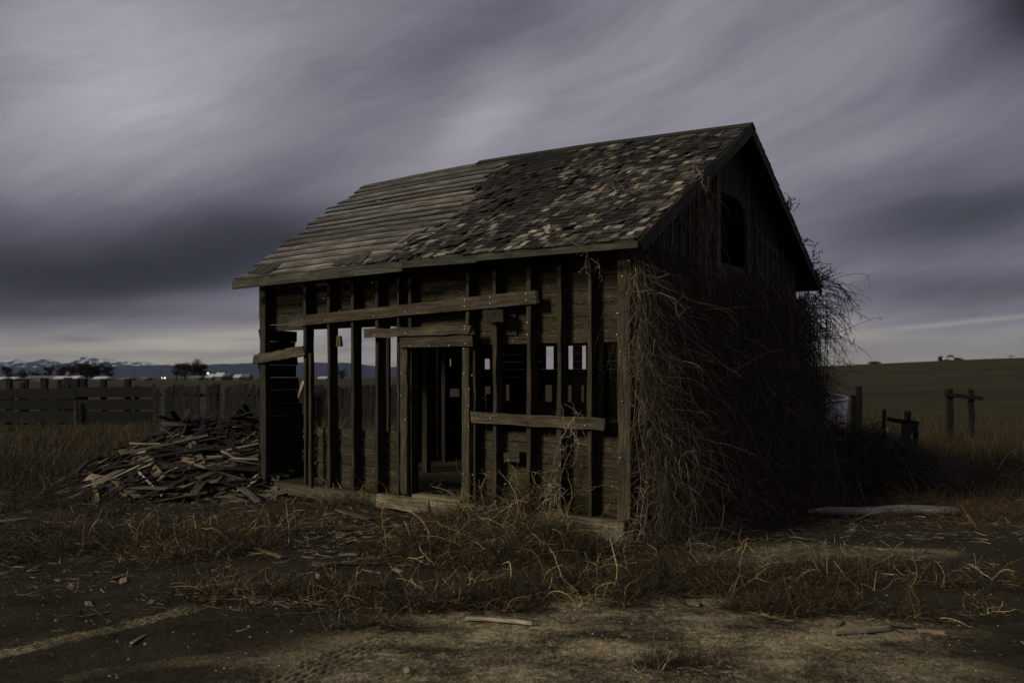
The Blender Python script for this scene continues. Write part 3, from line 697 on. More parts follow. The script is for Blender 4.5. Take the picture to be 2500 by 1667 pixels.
# ------------------------------------------------------------------ dead vines over the gable
DK = [(.018,.015,.010),(.040,.032,.020),(.088,.070,.045),(.052,.030,.016),(.22,.19,.145)]
def gfloor(q): return gh(q[:, 0], q[:, 1])
def loc2w(P):
    Q = P.copy(); Q[..., 0] = OX + P[..., 0]*CU + P[..., 1]*SU; Q[..., 1] = OY - P[..., 0]*SU + P[..., 1]*CU; return Q
def vines():
    t = TW(); lf = lambda q: np.zeros(len(q))+.02
    def bulge(y, z): return np.clip(.12+np.clip(.30+y/2.2, .3, 1)*(.95+.14*np.clip(y-2, 0, 3))*(1-np.clip(z/3.1, 0, 1))**(1.3+.35*np.clip(y-3, 0, 3)) + .14*np.sin(y*1.9+1)*(1-z/3.4), .05, 1.6)
    def layer(n, L, seg, r0, cols, wts, ylo, yhi, zlo, zhi, depth, grav=.14, curl=.46, wob=.6, var=.35, down=-1.):
        y = rng.uniform(ylo, yhi, n); z = rng.uniform(zlo, zhi, n)
        z = np.minimum(z, 3.05+.28*np.sin(y*2.3)+.14*np.sin(y*5.1+1))
        x = bulge(y, z)*rng.uniform(depth[0], depth[1], n)+.04
        st = np.stack([x, y, z], -1)
        d = np.stack([rng.normal(.15, .35, n), rng.normal(0, .45, n), rng.normal(down, .45, n)], -1)
        P = strands(st, d, rng.uniform(L[0], L[1], n), seg, wob, curl, grav, lf)
        P[..., 0] = np.maximum(P[..., 0], .035); t.add(loc2w(P), r0*rng.uniform(.7, 1.3, n), r0*.35, pick(cols, wts, n, var))
    layer(7600, (.4, 1.5), 11, .0028, DK, (6,5,2,3,.3), -.15, 5.95, .05, 3.25, (.1, 1.))
    layer(7000, (.25, .7), 8, .0022, DK, (5,5,3,4,.5), -.2, 5.95, .0, 3.2, (.8, 1.12), grav=.07, curl=.8, wob=.6)
    layer(260, (.3, .8), 14, .0030, DK, (1,2,4,2,.8), -.1, 5.9, .6, 3.25, (.8, 1.1), grav=.17, curl=.6, wob=.6)
    layer(90, (.15, .45), 10, .0030, [(.17,.15,.12),(.11,.095,.07)], (1,1), -.1, 5., .8, 3.2, (.95, 1.12), grav=.18, curl=.5)
    # pale tangle running down the corner
    layer(110, (.2, .7), 12, .0034, [(.22,.19,.14),(.14,.11,.07),(.30,.26,.2)], (3,3,1), -.12, .35, .3, 3.1, (.9, 1.3), grav=.12, curl=.75)
    layer(700, (.3, 1.0), 10, .003, DK, (3,5,4,2,1), -.3, .6, .0, 3.0, (.8, 1.4), grav=.16, curl=.5)
    # thicker stems
    n = 26; y = rng.uniform(-.1, 5.9, n); st = np.stack([bulge(y, y*0+.1)*.7, y, np.full(n, .02)], -1)
    P = strands(st, np.stack([rng.normal(-.1, .1, n), rng.normal(0, .18, n), np.ones(n)], -1), 3.2, 22, .15, .16, -.25); P[..., 0] = np.clip(P[..., 0], .05, .5); P[..., 1] = np.clip(P[..., 1], -.1, 5.72); P[..., 2] = np.minimum(P[..., 2], 3.1)
    t.add(loc2w(P), .013, .004, pick(DK, (1,3,2,1,0), n), 5)
    # strands climbing up the gable boards towards the rake and round the loft opening
    n = 420; y = np.concatenate([rng.uniform(.0, 2.4, 270), rng.uniform(3.6, 5.6, 150)]); z = rng.uniform(2.9, 4.2, n); ok = z < 3.1+.6*np.minimum(y, 5.74-y)
    z = np.where(ok, z, 3.0); st = np.stack([rng.uniform(.04, .14, n), y, z], -1)
    P = strands(st, np.stack([rng.normal(0, .1, n), rng.normal(0, .5, n), -np.ones(n)], -1), rng.uniform(.3, 1.2, n), 12, .35, .5, .05); P[..., 0] = np.clip(P[..., 0], .035, .3)
    t.add(loc2w(P), .0035, .0015, pick(DK, (1,3,4,2,2), n))
    # curtain off the rear eave, the sky shows through it
    n = 360; y = 5.5+np.abs(rng.normal(0, .26, n)); x = rng.uniform(-.1, .35, n); z = rng.uniform(1.2, 3.15, n); k = z > 2.2
    st = np.stack([x, y, z], -1); P = strands(st, np.stack([rng.normal(.25, .3, n), rng.normal(.12, .3, n), rng.normal(-.8, .3, n)], -1), rng.uniform(.35, 1.0, n), 12, .45, .7, .10, lf)
    t.add(loc2w(P), .0048, .002, pick(DK, (6,3,1,1,0), n))
    n = 2300; i = rng.integers(0, 360, n); j = rng.integers(1, 11, n); st = P[i, j]
    d = rng.normal(0, 1, (n, 3)); d[:, 2] -= .5; Q = strands(st, d, rng.uniform(.06, .22, n), 5, .4, .6, .15); t.add(loc2w(Q), .0042, .0022, pick(DK, (6,3,1,1,0), n))
    # long arcs that reach out over the field side
    n = 75; st = np.stack([rng.uniform(.1, .5, n), rng.uniform(5.6, 6.15, n), rng.uniform(2.3, 3.35, n)], -1)
    P = strands(st, np.stack([rng.uniform(.3, 1., n), rng.uniform(.1, .7, n), rng.uniform(.0, .6, n)], -1), rng.uniform(.45, 1.05, n), 14, .18, .35, .17)
    t.add(loc2w(P), .0055, .0022, pick(DK, (6,3,1,0,0), n))
    i = rng.integers(0, n, 420); j = rng.integers(4, 13, 420); d = rng.normal(0, 1, (420, 3)); Q = strands(P[i, j], d, rng.uniform(.04, .16, 420), 4, .3, .4, .1)
    t.add(loc2w(Q), .0045, .002, pick(DK, (6,3,1,0,0), 420))
    # sprigs on the rear rake
    for (yy, m) in ((4.35, 10), (5.1, 7), (5.45, 9), (5.75, 12), (5.9, 14)):
        tt = (2*2.87-yy+.35)/3.22; b = R(.3, tt, .03, True)
        st = np.tile(b, (m, 1))+rng.normal(0, .03, (m, 3)); P = strands(st, np.stack([rng.normal(.5, .3, m), rng.normal(.5, .4, m), rng.normal(.6, .4, m)], -1), rng.uniform(.12, .38, m), 8, .35, .6, .05); t.add(loc2w(P), .007, .003, pick(DK, (6,3,0,0,0), m))
        i = rng.integers(0, m, m*7); j = rng.integers(2, 8, m*7); Q = strands(P[i, j], rng.normal(0, 1, (m*7, 3)), .05, 3, .2, .2, 0); t.add(loc2w(Q), .006, .003, pick(DK, (6,3,0,0,0), m*7))
    o = t.build('dead_vines', M_TWIG); tag(o, 'mass of dry brown leafless vines hanging over the gable wall of the shed', 'vines', kind='stuff')
vines()
def runner(name, pts, label, n=12, r=.006, side=90, sl=.35, col=(.38,.33,.25), spread=.05, y=None):
    """a dry creeper following points (shed frame), with side twigs"""
    t = TW(); pts = np.array(pts, float); s = np.linspace(0, len(pts)-1, 26); base = np.stack([np.interp(s, range(len(pts)), pts[:, k]) for k in range(3)], -1)
    P = base[None]+np.cumsum(rng.normal(0, .011, (n, 26, 3)), 1)+rng.normal(0, spread, (n, 1, 3)); t.add(loc2w(P), r*rng.uniform(.5, 1.1, n), r*.4, pick([col, (.16,.12,.07)], (2,1), n))
    i = rng.integers(0, n, side); j = rng.integers(1, 25, side); d = rng.normal(0, 1, (side, 3)); d[:, 1] -= .4; d[:, 2] -= .2
    Q = strands(P[i, j], d, rng.uniform(.3, 1., side)*sl, 9, .35, .8, .08); t.add(loc2w(Q), r*.55, r*.22, pick([col, (.2,.15,.09), (.09,.06,.035)], (2,3,2), side))
    o = t.build(name, M_TWIG); tag(o, label, 'vine'); return o
def f3(px, py, y=-.12): p = fr(px, py, y); return (p.x, p.y, p.z)
runner('creeper', [f3(1410,1020), f3(1388,1070,-.14), f3(1372,1120,-.18), f3(1358,1165,-.2), f3(1352,1215,-.3), f3(1345,1262,-.4)], 'pale dry creeper draped over the low nailed board right of the door', n=3, side=120, sl=.42, r=.005)
runner('creeper', [f3(1545,640,-.1), f3(1552,760,-.12), f3(1545,830,-.14), f3(1560,900,-.12), f3(1549,1020,-.14), f3(1561,1150,-.14), f3(1545,1260,-.3), f3(1535,1330,-.7)], 'thin pale creeper climbing the front right corner of the shed', n=3, side=130, sl=.34, r=.0045, col=(.3,.26,.2), spread=.04)
runner('creeper', [tuple(R(-.1-(1557-px)/2111*9*1.2, tt, .05)) for px, tt in ((1530,.30),(1500,.22),(1480,.12),(1465,.03))]+[f3(1452,612,-.42), f3(1449,640,-.42), f3(1455,668,-.40)], 'dry twig tangle on the shingles near the eave, one strand dangling', n=2, side=60, sl=.16, r=.004, col=(.2,.165,.12), spread=.06)
runner('creeper', [tuple(R(-.12, .36, .05)), tuple(R(-.45, .40, .06)), tuple(R(-.8, .42, .05))], 'small twig tangle caught higher on the shingles', n=3, side=90, sl=.2, r=.0045, col=(.2,.165,.12), spread=.05)
runner('creeper', [tuple(R(.3, .46, .04)), f3(1705,470,-.1)] if False else [tuple(R(.24, .52, .05)), (.34, 1.1, 3.9), (.3, 1.35, 3.5), (.22, 1.5, 3.05)], 'wispy creeper hanging from the rake down the gable boards', n=6, side=120, sl=.3, col=(.2,.16,.11))

# ------------------------------------------------------------------ weeds
GOLD = [(.50,.39,.17),(.28,.21,.09),(.62,.54,.34),(.14,.10,.05)]; FINE = [(.014,.011,.005),(.032,.024,.011),(.07,.052,.024),(.15,.115,.055)]
def weed(cx, cy, rx, ry, h, nf, nl, label, name='weed_clump', cat='weeds', rot=0., up=.8, fine=FINE, gold=GOLD, lay=.5, fw=(4,4,2,1), fl=(.12,.35), ll=(.35,.9), r=.0032):
    t = TW(); z0 = zg(cx, cy)
    nf = int(nf*1.0)
    def spots(n, q=1.):
        a = rng.uniform(0, 2*PI, n); rr = np.sqrt(rng.uniform(0, 1, n))*q; u, v = rr*np.cos(a)*rx, rr*np.sin(a)*ry
        x = cx+u*math.cos(rot)-v*math.sin(rot); y = cy+u*math.sin(rot)+v*math.cos(rot); return x, y, rr
    # fine tangle fills a low mound, thin in places
    x, y, rr = spots(int(nf*1.25), 1.1); kk = fbm(x*2.1+3, y*2.6, 3, 15)+.28*rng.normal(0, .35, len(x)) > -.045; x, y, rr = x[kk], y[kk], rr[kk]; nf = len(x); k = fbm(x*1.6, y*1.6, 3, 5)+.5; hh = h*np.sqrt(np.clip(1-rr**2, .02, 1))*np.clip(k*1.5, .15, 1.2)
    st = np.stack([x, y, gh(x, y)+hh*rng.uniform(0, .8, nf)**1.2], -1); d = rng.normal(0, 1, (nf, 3)); d[:, 2] = rng.normal(.35*up, .6, nf)
    t.add(strands(st, d, rng.uniform(*fl, nf), 6, .4, .9, .05, gfloor), r*.55, r*.28, pick(fine, fw, nf, .3))
    nl = int(nl*2.0)
    if nl:
        x, y, rr = spots(nl, .95); st = np.stack([x, y, gh(x, y)+.01], -1); d = rng.normal(0, lay, (nl, 3)); d[:, 2] = rng.uniform(.15, 1.1, nl)*up
        L = rng.uniform(*ll, nl)*(.5+.5*np.minimum(1, h/.4)); d[:, 2] = np.where(rng.uniform(0, 1, nl) < .45, .12, d[:, 2]); P = strands(st, d, L*.85, 14, .50, .34, .07, gfloor); t.add(P, r*1.25*rng.uniform(.5, 1.2, nl), r*.5, pick(gold, (2,4,1,5), nl, .4), 4)
        n2 = nl*5; i = rng.integers(0, nl, n2); j = rng.integers(4, 14, n2); Q = strands(P[i, j], rng.normal(0, 1, (n2, 3))+[0,0,.2], rng.uniform(.05, .25, n2), 6, .3, .8, .06, gfloor); t.add(Q, r*.6, r*.3, pick(gold+fine, (2,3,0,3,0,0,2,2), n2, .3))
    o = t.build(name, M_TWIG, loc=(cx, cy, z0)); tag(o, label, cat); return o
def wp(px, py): g = gr(px, py, 0.0); return g.x, g.y
def W_(px, py, rx, ry, h, nf, nl, label, **k): x, y = wp(px, py); return weed(x, y, rx, ry, h, nf, nl, label, **k)
W_(1170, 1345, 1.15, .75, .62, 9000, 60, 'tallest tangle of dry golden weeds in front of the shed door', up=1.5, ll=(.5, 1.2), lay=.35)
W_(1330, 1300, .75, .7, .60, 6000, 45, 'upright dry weeds against the sill at the right end of the front wall', up=1.6, ll=(.5, 1.25), lay=.35)
W_(1290, 1465, .85, .35, .20, 4800, 30, 'low curly weed mound ending at the long fallen lath', lay=.9)
W_(1010, 1465, .95, .35, .20, 4500, 34, 'low weed mound between the tyre tracks and the door', lay=.9)
W_(640, 1450, .75, .22, .14, 2200, 34, 'flattened bright straw tuft lying on bare dirt left of centre', lay=1.2, up=.6)
W_(450, 1340, .9, .6, .26, 4200, 50, 'matted dry straw heap left of the scattered wood chips', lay=1.1, up=.7)
W_(620, 1290, 1.0, .55, .20, 3200, 45, 'grey and gold straw lying in front of the open left bays', lay=1.1, up=.7)
W_(90, 1330, 1.3, .8, .32, 5200, 26, 'dark scrubby weeds at the far left of the yard', fine=[q for q in FINE[:3]]+[(.12,.07,.035)])
W_(60, 1225, 1.6, .8, .30, 3600, 14, 'dark brush behind the weeds at the left, beside the debris heap', fine=[q for q in FINE[:3]]+[(.12,.07,.035)])
W_(640, 1165, .65, .5, .50, 3600, 18, 'reddish bushy weed at the foot of the front left corner post', fine=[(.05,.03,.014),(.09,.055,.022),(.15,.09,.04),(.2,.14,.07)], up=1.2)
W_(830, 1215, .6, .5, .38, 2600, 34, 'tall bent straws in front of the studs left of the door', up=1.2, ll=(.5,1.1), lay=.7)
W_(1420, 1285, .8, .45, .75, 5200, 60, 'tall straw leaning on the wall beside the pale creeper', up=1.9, ll=(.6, 1.4), lay=.3)
W_(930, 1235, .8, .3, .32, 2400, 40, 'weeds growing up over the left half of the sill beam', up=1.4, ll=(.4, .9), lay=.5)
W_(1250, 1275, .7, .35, .52, 3600, 44, 'thick straw burying the sill beam right of the doorstep', up=1.7, ll=(.5, 1.1), lay=.4)
W_(1150, 1265, .6, .3, .30, 2000, 26, 'weeds sprouting directly below the doorstep', up=1.4, ll=(.4, .8), lay=.5)
W_(1500, 1420, .85, .40, .18, 3600, 10, 'low brown weed patch below the shed corner', lay=.8)
W_(1790, 1420, 1.15, .50, .28, 7000, 30, 'broad curly weed patch in front of the gable', lay=.8)
W_(1930, 1480, .5, .22, .10, 1300, 6, 'thin weed fringe at the right end of the weed strip', lay=.8)
W_(1560, 1335, 1.0, .5, .25, 3800, 22, 'grey fallen twigs and weeds at the foot of the corner vines', gold=[(.24,.21,.17),(.15,.12,.09)]*2, lay=1.)
W_(1890, 1250, .7, .5, .50, 3200, 10, 'reddish brush at the left end of the fallen log', fine=[(.04,.02,.01),(.075,.04,.018),(.11,.06,.028),(.15,.1,.05)])
W_(2330, 1260, 1.8, .8, .42, 5200, 8, 'rusty low brush beyond the right end of the fallen log', fine=[(.04,.025,.010),(.06,.036,.014),(.09,.055,.022),(.12,.08,.03)])
W_(2420, 1170, 1.5, .8, .50, 4200, 8, 'rust brown brush at the right edge behind the yard', fine=[(.04,.025,.010),(.06,.036,.014),(.09,.055,.022),(.12,.08,.03)])
W_(2080, 1385, .6, .22, .08, 900, 4, 'tiny sparse weeds on the pale dirt right of the weed strip')
W_(2330, 1500, .55, .18, .07, 700, 4, 'tiny sparse tuft right of the short plank')
W_(2380, 1430, .7, .25, .10, 900, 4, 'sparse dark tuft at the right edge of the yard')
W_(1640, 1628, .38, .10, .06, 420, 9, 'little heap of broken twigs at the bottom of the yard', gold=[(.30,.25,.17)]*4, lay=1.2, ll=(.15,.4))
W_(900, 1530, .35, .10, .05, 500, 6, 'short grey twig litter beside the tyre tracks', gold=[(.30,.26,.2)]*4, lay=1.2, ll=(.1,.3))
W_(2420, 1105, .55, .3, .55, 700, 26, 'pale seeded weed standing behind the rusty brush', gold=[(.4,.34,.2)]*4, up=1.4) if False else None
# ------------------------------------------------------------------ ground litter and tall grass (uncountable)
def litter():
    t = TW(); n = 34000; x = rng.uniform(-8, 9, n); y = 4.6+rng.uniform(0, 1, n)**.8*11; k = (fbm(x*.7, y*.8, 3, 61) > -.10-.03*(y-8)) & ~((np.abs(y-5.4) < .9) & (rng.uniform(0, 1, n) < .93))
    lx, ly, _ = w2l((x, y, 0)); k &= ~((lx < .1) & (lx > -6.3) & (ly > -.05) & (ly < 5.8)); x, y = x[k], y[k]; n = len(x)
    d = rng.normal(0, 1, (n, 3)); d[:, 2] = rng.uniform(0, .3, n); st = np.stack([x, y, gh(x, y, True)+.006], -1)
    P = strands(st, d, rng.uniform(.03, .22, n), 4, .25, .5, .06, lambda q: gh(q[:, 0], q[:, 1], True)+.003)
    t.add(P, .0024, .0014, pick([(.045,.036,.025),(.10,.08,.05),(.22,.18,.12),(.38,.33,.25)], (5,4,2,.7), n, .3))
    o = t.build('straw_litter', M_TWIG); tag(o, 'short straw and twig litter scattered over the dirt yard', 'litter', kind='stuff')
litter()
def pebbles():
    n = 900; V = []; Fq = []; T = []
    x = rng.uniform(-4.5, 5, n); y = rng.uniform(4.6, 9, n); z = gh(x, y, True); r = rng.uniform(.003, .010, n)*rng.choice([1, 1, 1.6], n)
    for i in range(n):
        a = rng.uniform(0, 6); c, s_ = math.cos(a), math.sin(a); b = len(V)
        for (u, v, w) in ((1,0,0),(0,1,0),(-1,0,0),(0,-1,0),(.2,.1,.8),(.1,-.1,.7),(-.2,.1,.75),(0,.3,.7)): 
            jx = rng.uniform(.7, 1.3); V.append((x[i]+r[i]*(u*c-v*s_)*jx, y[i]+r[i]*(u*s_+v*c)*jx, z[i]+r[i]*w)); 
        T += [(.22*q, .19*q, .15*q) for q in [rng.uniform(.4, 1.5)]]*8
        Fq += [(b,b+1,b+7,b+4),(b+1,b+2,b+6,b+7),(b+2,b+3,b+5,b+6),(b+3,b,b+4,b+5),(b+4,b+7,b+6,b+5)]
    o = mesh_np('gravel', np.array(V), np.array(Fq), M_TWIG, tint=np.array(T)); tag(o, 'small pebbles strewn over the pale dirt', 'gravel', kind='stuff')
pebbles()
def grass(name, label, boxes, cols, r=.0045):
    t = TW()
    for (x0, x1, y0, y1, h, n) in boxes:
        x = rng.uniform(x0, x1, n); y = rng.uniform(y0, y1, n); k = fbm(x*.5, y*.5, 3, 91) > -.10; x, y = x[k], y[k]; n2 = len(x)
        hh = h*rng.uniform(.35, 1., n2)*(1+1.1*fbm(x*.8, y*.8, 2, 95)); d = np.stack([rng.normal(.05, .22, n2), rng.normal(0, .22, n2), np.ones(n2)], -1)
        t.add(strands(np.stack([x, y, gh(x, y)-.01], -1), d, hh, 6, .15, .3, .06), r*rng.uniform(.7, 1.4, n2), r*.3, pick(cols, [3, 3, 1.5, .5], n2, .3))
    o = t.build(name, M_TWIG); tag(o, label, 'grass', kind='stuff')
GC = [(.03,.023,.011),(.06,.046,.021),(.11,.085,.04),(.19,.155,.085)]
grass('tall_grass', 'tall dry grass growing between the debris heap and the fences', [(-14, -4.5, 16.5, 22, .55, 12000), (-9, -1.5, 19, 26, .8, 10000), (-16, -8, 22, 28.5, .4, 9000), (-6.2, -2, 15.6, 19, .5, 3000), (-3.5, 2.5, 17.5, 24, .6, 5000)], GC)
grass('dark_brush', 'dark dead undergrowth between the yard, the fence and the heap', [(-13, -5.5, 11.8, 17.5, .42, 14000), (-7.5, -5, 10.8, 12.2, .22, 1500), (5.5, 13, 10.5, 14, .25, 5000)], [(.018,.015,.008),(.035,.028,.014),(.06,.046,.022),(.11,.085,.045)], .004)
grass('field_grass', 'brown tall grass band where the yard meets the ploughed field', [(6.5, 22, 16, 26, .75, 16000), (5, 16, 12.5, 17, .35, 5000), (8, 30, 25, 34, .6, 8000)], [(.025,.018,.007),(.042,.031,.011),(.07,.052,.02),(.12,.092,.04)], .005)

# ------------------------------------------------------------------ scrap wood on the ground
def scrap_mesh(L, w, th, tint, seed, n=3, jit=.004):
    m_ = MB(); st = random.getstate(); random.seed(seed); m_.board((-L/2, 0, 0), (L/2, 0, 0), (0, w, 0), (0, 0, th), n=n, jit=jit, rag=.015, tint=tint, warp=.004, taper=(1, random.uniform(.7, 1)))
    o = m_.build('wood_chip', M_SCRAP); random.setstate(st); return o
TAN = (.60,.48,.33); GREY = (.26,.245,.21); DARK = (.035,.030,.022); BRN = (.10,.072,.045)
protos = []
for k in range(16):
    c = [TAN, GREY, GREY, DARK, BRN, TAN, GREY, DARK][k % 8]; v = random.uniform(.7, 1.2)
    protos.append(scrap_mesh(random.uniform(.06, .26), random.uniform(.012, .055), random.uniform(.004, .010), tuple(q*v for q in c), k+40))
used = [False]*len(protos); centers = [(850,1290,75,45,90),(790,1325,100,45,60),(150,1410,95,28,14),(1370,1435,70,25,8),(1850,1330,300,60,12),(1000,1270,90,30,16),(600,1340,120,60,14),(450,1480,180,50,12),(1650,1480,150,18,10),(2150,1520,150,40,8)]
def put(o, x, y, z, rz, rx=0., ry=0., sc=1.): o.location = (x, y, z); o.rotation_euler = (rx, ry, rz); o.scale = (sc,)*3
spots_ = ['between the front weeds and the sill beam', 'in the chip field left of the main weeds', 'at the far left edge of the yard', 'in the gap right of the main weeds', 'between the gable vines and the fallen log', 'just in front of the doorstep', 'on bare dirt left of the chip field', 'below the matted straw heap', 'along the foot of the broad weed patch', 'around the short grey plank at the right']
for (cx, cy, sx, sy, n), spot in zip(centers, spots_):
    for _ in range(n):
        px, py = random.gauss(cx, sx), random.gauss(cy, sy)
        if py < 1215 or py > 1640: continue
        g = gr(px, py); lx, ly, _z = w2l(g)
        if -6.3 < lx < .2 and ly > -.15: continue
        k = random.randrange(len(protos)); o = protos[k]
        if used[k]: o = protos[k].copy(); COL.objects.link(o)
        used[k] = True; z = float(gh(np.array([g.x]), np.array([g.y]), True)[0])
        put(o, g.x, g.y, z+.008, random.uniform(0, PI), random.uniform(-.12, .12), random.uniform(-.08, .08), random.uniform(.6, 1.2))
        tone = ['tan','grey','grey','black','brown','tan','grey','black'][k % 8]; tag(o, 'small %s wood chip %s' % (tone, spot), 'wood chip', '%s wood chips %s' % (tone, spot))
def plank(p0, p1, w, th, tint, label, name='fallen_plank', cat='plank', lift=.012, jit=.004, dz=(0, 0), mm=None):
    a, b = gr(*p0), gr(*p1); c = (a+b)/2; zf = lambda p: float(gh(np.array([p.x]), np.array([p.y]), True)[0]); z0 = zf(a)+lift+.012+dz[0]; z1 = zf(b)+lift+.012+dz[1]; d = (b-a).normalized(); s_ = Vector((-d.y, d.x, 0))
    m_ = MB(); m_.board((a.x, a.y, z0), (b.x, b.y, z1), tuple(s_*w), (0, 0, th), n=7, jit=jit, rag=.02, tint=tint, warp=.003)
    o = m_.build(name, mm or M_SCRAP, loc=(c.x, c.y, (z0+z1)/2)); tag(o, label, cat); return o
plank((1138,1518), (1305,1535), .035, .018, (.62,.54,.42), 'long narrow pale lath in front of the low weed mound', name='fallen_lath', cat='lath')
plank((2038,1548), (2165,1540), .05, .022, (.40,.36,.30), 'short grey plank alone on the bare dirt at the right')
plank((765,1382), (930,1378), .045, .014, (.15,.11,.075), 'long dark brown lath among the wood chips', name='fallen_lath', cat='lath')
plank((820,1293), (945,1297), .05, .014, (.12,.09,.065), 'dark board behind the wood chips near the shed')
plank((823,1252), (905,1270), .08, .014, (.20,.17,.14), 'grey pointed board lying left of the sill beam')
plank((953,1313), (988,1330), .10, .012, (.42,.33,.22), 'flat tan offcut right of the wood chips', name='wood_offcut', cat='offcut')
plank((632,1348), (685,1366), .05, .012, (.35,.25,.17), 'tan offcut alone left of the chip field', name='wood_offcut', cat='offcut')
plank((0,1277), (65,1273), .06, .018, (.42,.36,.25), 'pale plank end at the left edge of the yard')
plank((990,1640), (994,1655), .035, .008, (.7,.62,.5), 'tiny bright square chip at the bottom of the yard', name='wood_offcut', cat='offcut', jit=.001)
plank((775,1408), (777,1428), .035, .01, (.75,.64,.5), 'bright upright-pointing splinter left of the weeds', name='wood_offcut', cat='offcut', dz=(.01, .03))
plank((1388,1438), (1405,1452), .05, .01, (.6,.5,.38), 'bright offcut at the right end of the main weeds', name='wood_offcut', cat='offcut')
plank((1040,1268), (1115,1282), .25, .02, (.10,.055,.035), 'reddish brown panel piece under the doorstep')
plank((670,1196), (742,1138), .10, .06, (.42,.38,.30), 'splintered pale beam leaning by the front left bays', name='broken_beam', cat='beam', jit=.02, dz=(0, .28))
plank((755,1180), (795,1182), .14, .08, (.30,.25,.18), 'short pale timber block at the foot of the left studs', name='timber_block', cat='timber')
o = plank((1262,1252+8), (1290,1240+8), .05, .02, (.3,.2,.12), 'x', name='timber_block', cat='timber'); bpy.data.objects.remove(o)
# fallen log
def log():
    a, b = gr(1972, 1262), gr(2338, 1256); n = 18; P = np.array([[a.x+(b.x-a.x)*k/(n-1), a.y+(b.y-a.y)*k/(n-1), 0] for k in range(n)]); P[:, 2] = gh(P[:, 0], P[:, 1])+.065+.01*np.sin(np.arange(n)*.7)
    R_ = np.interp(np.linspace(0, 1, n), [0, .12, .5, .93, 1], [.03, .055, .07, .065, .035]); V, Fq = tubes(P[None], R_[None], 14); V = V.reshape(n, 14, 3); c = P[:, None]; ang = np.arange(14)
    V = c+(V-c)*(1+.10*rng.normal(0, 1, (1, 14, 1))+.04*rng.normal(0, 1, (n, 14, 1))); u = np.repeat(np.linspace(0, 2.4, n)[:, None], 14, 1); v = np.tile(ang*.05, (n, 1)); V[..., 2] = np.maximum(V[..., 2], -.02)
    me = np.concatenate([V.reshape(-1, 3)]); o = mesh_np('fallen_log', me, Fq, M_LOG, tint=np.full((len(me), 3), 1.), uv=np.stack([u, v], -1).reshape(-1, 2), smooth=True, loc=P[n//2]); tag(o, 'long barkless grey log lying on the dirt beside the gable', 'log')
M_LOG = wood_mat('log_wood', (.10, .098, .088), (.50, .49, .46), bump=.9)
log()
def stone():
    t = (rf(1342, 575).y+.35)/3.22; x = rf(1342, 575).x; c = R(x, t, .06); V = []; n = 12; m = 8
    for j in range(m+1):
        for i in range(n):
            th = PI*j/m; ph = 2*PI*i/n; d = np.array([math.sin(th)*math.cos(ph), math.sin(th)*math.sin(ph), math.cos(th)]); q = .052*(1+.22*fbm(np.array([d[0]*2+5]), np.array([d[1]*2+d[2]*3]), 3, 8)[0]*2)
            V.append(c+d*q*np.array([1, .7, 1.1])+.006*rng.normal(0, 1, 3))
    Fq = [(j*n+i, j*n+(i+1) % n, (j+1)*n+(i+1) % n, (j+1)*n+i) for j in range(m) for i in range(n)]
    o = mesh_np('stone', np.array(loc2w(np.array(V))), np.array(Fq), flat_mat('pale_stone', (.27, .25, .21), scale=25), loc=l2w(tuple(c))); tag(o, 'fist sized pale stone sitting on the shingle roof', 'stone')
stone()

# ------------------------------------------------------------------ debris heap by the left end of the shed
PC = (-4.75, 14.75)
def ph(x, y):
    dx, dy = x-PC[0], y-PC[1]; rx = np.where(dx < 0, 2.75, 3.0); ry = np.where(dy < 0, 2.75, 2.2)
    d = np.sqrt((dx/rx)**2+(dy/ry)**2); return .88*np.clip(1-d**1.35, 0, 1)**.95*(1+.9*fbm(x*1.1, y*1.1, 3, 33))
def pgrad(x, y, e=.08): return (ph(x+e, y)-ph(x-e, y))/(2*e), (ph(x, y+e)-ph(x, y-e))/(2*e)
xs = np.linspace(-8, -1.2, 90); ys = np.linspace(11.6, 17.2, 70); X, Y = np.meshgrid(xs, ys); x, y = X.ravel(), Y.ravel(); z = gh(x, y)+ph(x, y)-.09+.05*rng.normal(0, 1, len(x))*(ph(x, y) > .05)
ins = np.array(w2l((x, y, 0))[:2]); z = np.where((ins[0] > -6.1) & (ins[1] > .0), -.3, z)
idx = np.arange(len(x)).reshape(70, 90); Fq = np.stack([idx[:-1, :-1], idx[:-1, 1:], idx[1:, 1:], idx[1:, :-1]], -1).reshape(-1, 4)
o = mesh_np('debris_core', np.stack([x, y, z], -1), Fq, flat_mat('rotten_wood_dust', (.022, .018, .012), .95, scale=12, var=.5)); tag(o, 'dark rotted core of the heap of torn off roofing beside the shed', 'debris', kind='stuff')
pb = []
for k in range(14):
    c = [GREY, DARK, DARK, GREY, TAN, DARK, BRN, DARK, DARK, GREY, DARK, DARK, BRN, DARK][k]; v = random.uniform(.6, 1.15)
    L = random.choice([.35, .5, .7, .95, 1.3]); w = random.choice([.035, .06, .09, .12, .16]); pb.append(scrap_mesh(L, w, random.uniform(.008, .018), tuple(q*v for q in c), k+90, n=4, jit=.005)); pb[-1].name = 'scrap_board'
up_ = [False]*len(pb)
def on_heap(o, x, y, rz, tilt=0., lift=.03):
    gx, gy = pgrad(x, y); s_ = gx*math.cos(rz)+gy*math.sin(rz); c_ = -gx*math.sin(rz)+gy*math.cos(rz)
    put(o, x, y, zg(x, y)+float(ph(x, y))+lift, rz, math.atan(c_)*.8+random.uniform(-.25, .25), -math.atan(s_)+tilt)
def heap_xy():
    while True:
        x, y = random.uniform(-7.7, -2.0), random.uniform(11.9, 16.6)
        if float(ph(x, y)) > .015 and not (-6.15 < w2l((x, y, 0))[0] and w2l((x, y, 0))[1] > -.1): return x, y
n_ = 0
